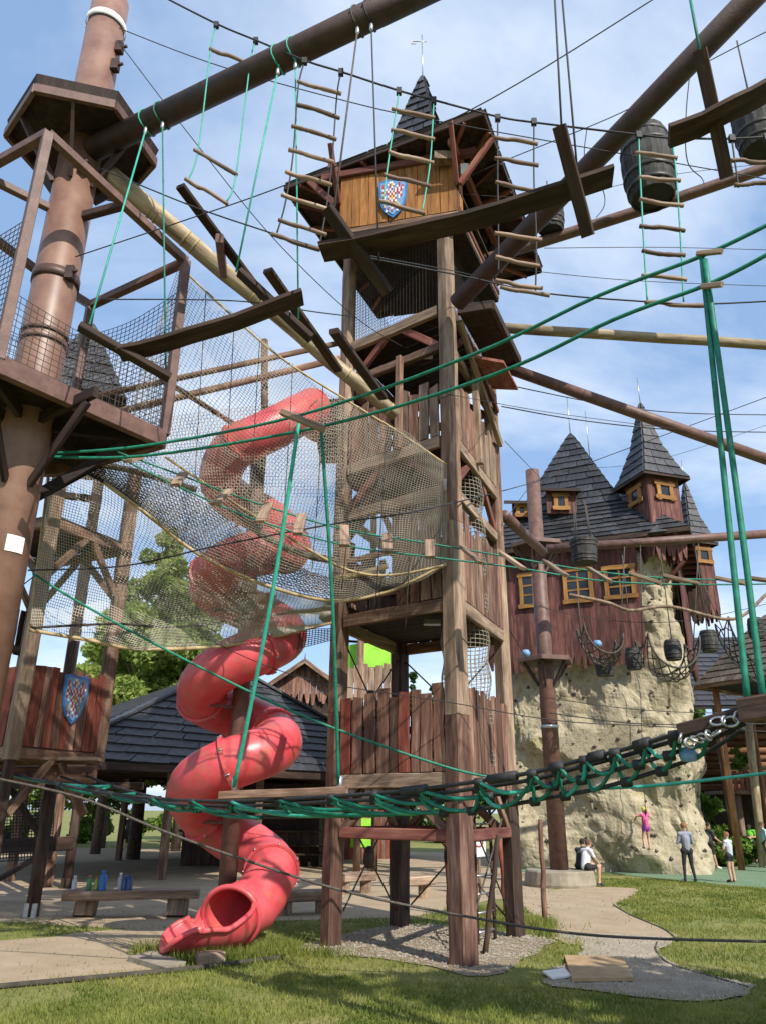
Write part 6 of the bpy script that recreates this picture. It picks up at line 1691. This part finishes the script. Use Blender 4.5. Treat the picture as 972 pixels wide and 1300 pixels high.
M['b_grey'] = stain('b_grey', (0.3,0.33,0.36), (0.45,0.47,0.5), 0.3); M['b_orange'] = stain('b_orange', (0.5,0.1,0.02), (0.6,0.18,0.05), 0.4)
bottle(94, 0.26, 0.05, 'b_grey', 'white', 'clear grey bottle with a white cap on the bench end')
bottle(113, 0.27, 0.05, 'b_green', 'b_orange', 'dark green bottle with an orange cap on the bench')
bottle(122, 0.24, 0.045, 'b_lime', 'b_orange', 'yellow green bottle with an orange cap on the bench')
bottle(130, 0.36, 0.075, 'b_blue', 'b_blue', 'large bright blue bottle on the bench')
bottle(152, 0.32, 0.05, 'b_grey', 'white', 'slim pale bottle with a white top on the bench')
bottle(158, 0.28, 0.06, 'b_navy', 'b_blue', 'navy blue bottle on the bench beside a pale one')
bottle(164, 0.29, 0.06, 'b_navy', 'b_navy', 'dark navy bottle at the end of the bottle row')
o = MB().slab([G(716,1219)+Z*0.03, G(791,1221)+Z*0.03, G(804,1249)+Z*0.03, G(726,1250)+Z*0.03], Z*0.04).build('ground_board', 'board'); tag(o, 'flat brown wooden board lying on the gravel', 'board')
o = MB().slab([G(688,1238)+Z*0.03, G(716,1234)+Z*0.03, G(726,1244)+Z*0.03, G(700,1247)+Z*0.03], Z*0.02).build('white_sheet', 'white'); tag(o, 'white sheet lying on the gravel beside the brown board', 'sheet')
def stick(px, py, tx, ty, r, label, mat='timber', Y=None):
    g = G(px, py); t_ = P(tx, ty, g.y); o = rod('stake', g-Z*0.02, t_, r, mat, None, 8, r*0.85, r*0.3, 6); tag(o, label, 'pole', 'thin poles around the tower foot')
stick(691,1170,685,1040,0.055,'thin brown stake standing alone on the path before the plinth', 'fence')
stick(571,1163,565,1050,0.06,'thin leaning red pole seen between the tower legs', 'fence_red')
stick(642,1160,634,1066,0.06,'thin red pole beside the right tower leg', 'fence_red')
stick(614,1212,632,1060,0.045,'thin dark pole leaning inside the right tower legs', 'timber_dark')
# ladder inside the tower foot
ld = thing('leaning_ladder', 'dark narrow ladder leaning up to the tower deck', 'ladder', tuple(G(612,1196)))
la0, lb0 = G(606,1200), G(628,1194); la1, lb1 = la0+Vector((0.1,0.9,2.6)), lb0+Vector((0.1,0.9,2.6))
rod('ladder_rail', la0, la1, 0.03, 'timber_dark', ld, 8); rod('ladder_rail', lb0, lb1, 0.03, 'timber_dark', ld, 8)
for k in range(9): rod('rung', lerp(la0, la1, (k+.6)/9.5), lerp(lb0, lb1, (k+.6)/9.5), 0.02, 'metal', ld, 6)
sg = thing('warning_sign', 'small white notice board with a red ring behind the tower leg', 'sign', tuple(G(610,1110)))
sp = P(607,1073,22.0); rod('sign_post', vert(sp, 0)+Vector((0,0.05,0)), sp+Vector((0,0.05,0)), 0.04, 'timber', sg, 8)
MB().box(sp, (0.36, 0.03, 0.62)).build('sign_board', 'white', sg)
MB().tube([sp+Vector((0.11*math.cos(a*0.3927), -0.02, 0.08+0.11*math.sin(a*0.3927))) for a in range(17)], 0.018, 6, False).build('red_ring', 'em_red', sg)
for (x0, x1, y, h, lab) in ((350,420,1162,0.45,'low grey timber bench beside the left tower leg'), (500,545,1142,0.5,'pale timber block bench behind the tower legs'), (430,470,1136,0.5,'pale low timber seat further behind the tower legs')):
    a, b = G(x0, y), G(x1, y-3); t = thing('low_bench', lab, 'bench', tuple(lerp(a, b, .5)))
    hewn('seat', a+Z*(h-0.1), b+Z*(h-0.1), 0.2, 0.5, 'timber_grey', t)
    for f in (0.15, 0.85): hewn('leg', lerp(a, b, f), lerp(a, b, f)+Z*(h-0.2), 0.3, 0.3, 'timber_grey', t, hint=(1,0,0))

# ================================================================== people
SK = stain('skin', (0.42,0.24,0.16), (0.55,0.33,0.23), 0.55, 5)
def cloth(n, c): return stain('cloth_'+n, tuple(x*0.85 for x in c), c, 0.85, 4)
CLO = {'grey': cloth('grey',(0.24,0.26,0.31)), 'black': cloth('black',(0.018,0.018,0.022)), 'white': cloth('white',(0.72,0.72,0.74)), 'pink': cloth('pink',(0.62,0.10,0.26)),
       'green': cloth('green',(0.16,0.55,0.05)), 'ltblue': cloth('ltblue',(0.45,0.62,0.68)), 'charcoal': cloth('charcoal',(0.045,0.05,0.06)), 'purple': cloth('purple',(0.3,0.05,0.25)), 'palegrey': cloth('palegrey',(0.48,0.50,0.54))}
HAIR = {'brown': cloth('hair_brown',(0.13,0.065,0.03)), 'dark': cloth('hair_dark',(0.02,0.014,0.01)), 'ginger': cloth('hair_ginger',(0.26,0.11,0.04)), 'helmet': cloth('helmet',(0.45,0.50,0.05))}
def capsule(mb, a, b, ra, rb, n=10):
    a, b = Vector(a), Vector(b); d = (b-a); L = d.length
    if L < 1e-5: d = Z.copy(); L = 1e-5
    d.normalize(); pts = []; rad = []
    for k in range(4): an = math.pi/2*(1-k/3.0); pts.append(a-d*ra*math.sin(an)); rad.append(max(0.002, ra*math.cos(an)))
    for k in range(4): an = math.pi/2*(k/3.0); pts.append(b+d*rb*math.sin(an)); rad.append(max(0.002, rb*math.cos(an)))
    mb.tube(pts, rad, n)
def person(label, loc, yaw, height, col, hair, J=None, head_yaw=0.0, shorts_len=0.55, sleeves=0.6, loc_ref='feet', long_hair=False):
    """J overrides joints; x right, y forward, z up for a 1.75 m figure"""
    j = dict(pelvis=(0,0,.95), chest=(0,0,1.27), neck=(0,0,1.47), head=(0,.02,1.635),
             shL=(-.18,0,1.42), elL=(-.23,-.02,1.13), wrL=(-.22,.06,.88), shR=(.18,0,1.42), elR=(.23,-.02,1.13), wrR=(.22,.06,.88),
             hipL=(-.095,0,.92), knL=(-.11,.02,.50), anL=(-.11,-.02,.08), hipR=(.095,0,.92), knR=(.11,.02,.50), anR=(.11,-.02,.08), ftL=(-.12,.15,.035), ftR=(.12,.15,.035))
    j.update(J or {}); j = {k: Vector(v) for k, v in j.items()}
    s = height/1.75; t = thing('person', label, 'person', loc)
    mb = MB(); bones = []
    def bone(a, b, ra, rb, tagname): capsule(mb, j[a], j[b], ra, rb); bones.append((j[a], j[b], tagname))
    bone('pelvis','chest',.135,.15,'shirt'); bone('chest','neck',.14,.06,'shirt'); bone('neck','head',.055,.06,'skin')
    mid = (j['hipL']+j['hipR'])/2; capsule(mb, j['hipL'], j['hipR'], .115, .115); bones.append((j['hipL'], j['hipR'], 'short'))
    capsule(mb, j['shL'], j['shR'], .075, .075); bones.append((j['shL'], j['shR'], 'shirt'))
    hd = j['head']; capsule(mb, hd+Vector((0,-.01,-.045)), hd+Vector((0,.0,.045)), .078, .092); bones.append((hd, hd+Vector((0,0,.05)), 'skin'))
    hr_ = Matrix.Rotation(head_yaw, 3, 'Z')
    capsule(mb, hd+hr_ @ Vector((0,.085,-.005)), hd+hr_ @ Vector((0,.10,-.02)), .014, .017)
    capsule(mb, hd+hr_ @ Vector((0,.055,-.075)), hd+hr_ @ Vector((0,.06,-.08)), .038, .035)
    for sx in (-1, 1): capsule(mb, hd+hr_ @ Vector((sx*.088,-.01,-.01)), hd+hr_ @ Vector((sx*.092,-.015,.02)), .02, .02)
    for S in 'LR':
        bone('sh'+S,'el'+S,.056,.045,'uparm'); bone('el'+S,'wr'+S,.044,.032,'forearm')
        bone('hip'+S,'kn'+S,.092,.062,'thigh'); bone('kn'+S,'an'+S,.060,.040,'calf'); bone('an'+S,'ft'+S,.050,.042,'shoe')
        w, e = j['wr'+S], j['el'+S]; d = (w-e).normalized(); sd_ = d.cross(Vector((0,0,1)));
        if sd_.length < .2: sd_ = d.cross(Vector((0,1,0)))
        sd_.normalize(); up_ = sd_.cross(d)
        palm = w+d*.055; capsule(mb, w, palm, .034, .038); bones.append((w, w+d*.16, 'skin'))
        for k, ln in enumerate((.062,.072,.068,.054)):
            b0_ = palm+d*.03+sd_*((k-1.5)*.021); m_ = b0_+d*ln*.55-up_*.008; capsule(mb, b0_, m_, .0115, .011, 6); capsule(mb, m_, m_+d*ln*.5-up_*.022, .011, .010, 6)
        b0_ = w+d*.03+sd_*.034; capsule(mb, b0_, b0_+d*.045+sd_*.028, .0125, .0115, 6)
    tmp = bpy.data.meshes.new('tmp'); tmp.from_pydata([tuple(v) for v in mb.v], [], mb.f); to_ = bpy.data.objects.new('tmp', tmp); COL.objects.link(to_)
    rm = to_.modifiers.new('r', 'REMESH'); rm.mode = 'VOXEL'; rm.voxel_size = 0.017; rm.use_smooth_shade = True
    sm = to_.modifiers.new('s', 'SMOOTH'); sm.iterations = 2; sm.factor = 0.5
    dg = bpy.context.evaluated_depsgraph_get(); me = bpy.data.meshes.new_from_object(to_.evaluated_get(dg)); me.name = 'body'
    bpy.data.objects.remove(to_); 
    n = len(me.polygons); cen = np.empty(n*3); me.polygons.foreach_get('center', cen); cen = cen.reshape(-1,3)
    bd = np.full(n, 9.0); idx = np.zeros(n, int); tt_ = np.zeros(n)
    for k, (a, b, tg) in enumerate(bones):
        a_, b_ = np.array(a), np.array(b); d = b_-a_; q = np.clip(((cen-a_) @ d)/max(1e-9, d @ d), 0, 1); dist = np.linalg.norm(cen-(a_+q[:,None]*d), axis=1)
        if tg in ('shirt','short'): dist = dist*0.72
        u = dist < bd; bd[u] = dist[u]; idx[u] = k; tt_[u] = q[u]
    mats_ = [CLO[col['shirt']], CLO[col['shorts']], SK, CLO[col.get('shoes','black')], CLO[col.get('leg','black')]]
    mi = np.zeros(n, int)
    for k, (a, b, tg) in enumerate(bones):
        u = idx == k
        if tg == 'shirt': mi[u] = 0
        elif tg == 'short': mi[u] = 1
        elif tg == 'skin': mi[u] = 2
        elif tg == 'uparm': mi[u] = np.where(tt_[u] < sleeves*1.6, 0, 2) if sleeves < 1 else 0
        elif tg == 'forearm': mi[u] = 0 if sleeves >= 1 else 2
        elif tg == 'thigh': mi[u] = np.where(tt_[u] < shorts_len, 1, 4 if 'leg' in col else 2)
        elif tg == 'calf': mi[u] = 4 if 'leg' in col else 2
        elif tg == 'shoe': mi[u] = 3
    for m_ in mats_: me.materials.append(m_)
    me.polygons.foreach_set('material_index', mi.astype(np.int32)); me.polygons.foreach_set('use_smooth', [True]*n); me.update()
    W = Matrix.Translation(Vector(loc)) @ Matrix.Rotation(yaw, 4, 'Z') @ Matrix.Scale(s, 4)
    _place(bpy.data.objects.new('body', me), W, t)
    # hair cap
    hb = MB(); vs = []; fs = []; nn_, mm_ = 14, 8
    for i in range(mm_+1):
        th = math.pi*0.62*i/mm_
        for k in range(nn_):
            ph_ = 2*math.pi*k/nn_; front = max(0, math.sin(ph_)); lim = 1-0.42*front
            v_ = Vector((.100*math.sin(th*lim)*math.cos(ph_), .108*math.sin(th*lim)*math.sin(ph_)-.012, .112*math.cos(th*lim)+.028)); v_ *= 1+0.05*noise.noise(v_*40)
            vs.append(hd+hr_ @ v_)
    for i in range(mm_):
        for k in range(nn_): fs.append((i*nn_+k, i*nn_+(k+1) % nn_, (i+1)*nn_+(k+1) % nn_, (i+1)*nn_+k))
    mesh_obj('hair', vs, fs, HAIR[hair], t, W, True)
    if long_hair:
        pt = MB().tube([hd+Vector((0,-.09,.02)), hd+Vector((0,-.13,-.06)), hd+Vector((0,-.12,-.2))], [.035,.04,.015], 8); pt.build('ponytail', HAIR['dark'], t, True, W)
    for sx in (-1, 1):
        e = MB().lathe([(0,-.011),(.011,0),(0,.011)], 8, hd+hr_ @ Vector((sx*.034,.086,.012)), False); e.build('eye', 'hold', t, True, W)
    return t
g = G(876,1121); person('person in a grey shirt and black leggings, arms folded, facing the rock', (g.x, g.y, 0.016), R(5), 1.72, dict(shirt='grey', shorts='black', leg='black', shoes='palegrey'), 'ginger',
    J=dict(elL=(-.25,.06,1.15), wrL=(-.04,.20,1.20), elR=(.25,.06,1.15), wrR=(.06,.21,1.14), knL=(-.13,.03,.50), anL=(-.17,-.02,.08), knR=(.12,.02,.5), anR=(.17,-.02,.08), ftL=(-.20,.14,.035), ftR=(.20,.14,.035)), sleeves=1.0, shorts_len=0.5)
g = G(930,1121); person('person in a white top and black shorts holding their forearms, on the green pavement', (g.x, g.y, 0.016), R(35), 1.45, dict(shirt='palegrey', shorts='black', shoes='black'), 'ginger',
    J=dict(elL=(-.25,.05,1.16), wrL=(-.06,.22,1.10), elR=(.24,.05,1.15), wrR=(.02,.25,1.12)), sleeves=0.4, shorts_len=0.45)
g = G(905,1104); person('person in dark T-shirt and shorts beside the tall shrub', (g.x, g.y, 0.016), R(-70), 1.68, dict(shirt='charcoal', shorts='black', shoes='white'), 'dark',
    J=dict(elL=(-.24,.1,1.16), wrL=(-.2,.3,1.02), elR=(.24,.1,1.16), wrR=(.2,.32,1.04), anL=(-.11,-.16,.08), ftL=(-.12,.0,.035), knL=(-.11,-.02,.5), anR=(.11,.12,.08), ftR=(.12,.28,.035)), sleeves=0.5, shorts_len=0.9)
g = G(957,1097); person('person in a bright green shirt and black shorts near the porch', (g.x, g.y, 0.016), R(150), 1.62, dict(shirt='green', shorts='black', shoes='black'), 'dark',
    J=dict(elL=(-.25,.05,1.15), wrL=(-.05,.22,1.15), elR=(.25,.05,1.15), wrR=(.06,.22,1.12)), sleeves=0.5, shorts_len=0.95)
g = G(975,1102); person('person in a pale blue shirt and dark shorts, beside the green shirt', (g.x, g.y, 0.016), R(90), 1.7, dict(shirt='ltblue', shorts='charcoal', shoes='white'), 'brown', sleeves=0.6, shorts_len=0.8)
# seated pair on the plinth
seat = dict(pelvis=(0,-.02,.56), chest=(0,.06,.86), neck=(0,.13,1.05), head=(0,.19,1.20), shL=(-.18,.09,1.0), elL=(-.22,.22,.76), wrL=(-.14,.42,.62), shR=(.18,.09,1.0), elR=(.22,.22,.76), wrR=(.14,.42,.62),
            hipL=(-.10,0,.54), knL=(-.13,.42,.55), anL=(-.13,.40,.10), ftL=(-.14,.55,.045), hipR=(.10,0,.54), knR=(.13,.42,.55), anR=(.13,.38,.10), ftR=(.14,.53,.045))
a = R(-62); sp_ = MB2+Vector((math.cos(R(-25))*0.78, math.sin(R(-25))*0.78, 0))
person('person in a white T-shirt sitting on the plinth edge with elbows on knees', (sp_.x, sp_.y, 0.02), R(-62), 1.66, dict(shirt='white', shorts='black', shoes='charcoal'), 'brown', J=seat, sleeves=0.45, shorts_len=0.75)
sp_ = MB2+Vector((math.cos(R(18))*0.72, math.sin(R(18))*0.72, 0))
person('person in a dark T-shirt sitting on the plinth behind the white shirt', (sp_.x, sp_.y, 0.02), R(-55), 1.66, dict(shirt='charcoal', shorts='charcoal', shoes='black'), 'dark', J=seat, sleeves=0.45, shorts_len=0.75)
# climber
cp = on_front(822, 1079, -0.62)
person('climber in a pink top and helmet on the rock wall, one arm raised', (cp.x, cp.y, cp.z-0.03), R(24), 1.42, dict(shirt='pink', shorts='purple', shoes='palegrey'), 'helmet',
    J=dict(elR=(.30,.10,1.58), wrR=(.30,.20,1.80), elL=(-.32,.12,1.40), wrL=(-.30,.24,1.30), knL=(-.15,.06,.50), anL=(-.17,-.02,.14), ftL=(-.18,.12,.12), knR=(.14,.06,.50), anR=(.10,-.02,.08), ftR=(.12,.14,.06)), sleeves=0.4, shorts_len=0.35, long_hair=True)
rope_o = rope('climbing_rope', [cp+Vector((0,-0.1,0.8)), on_front(815,960,-0.5), on_front(812,880,-0.45), on_front(806,852,-0.5)], 0.012, 'rope_black'); tag(rope_o, 'thin climbing rope running up the rock from the climber', 'rope')
g = G(160,1079); person('person in dark clothes standing under the pavilion at the lawn edge', (g.x, g.y, 0.0), R(30), 1.75, dict(shirt='charcoal', shorts='black', shoes='black'), 'dark', sleeves=0.5, shorts_len=0.9)
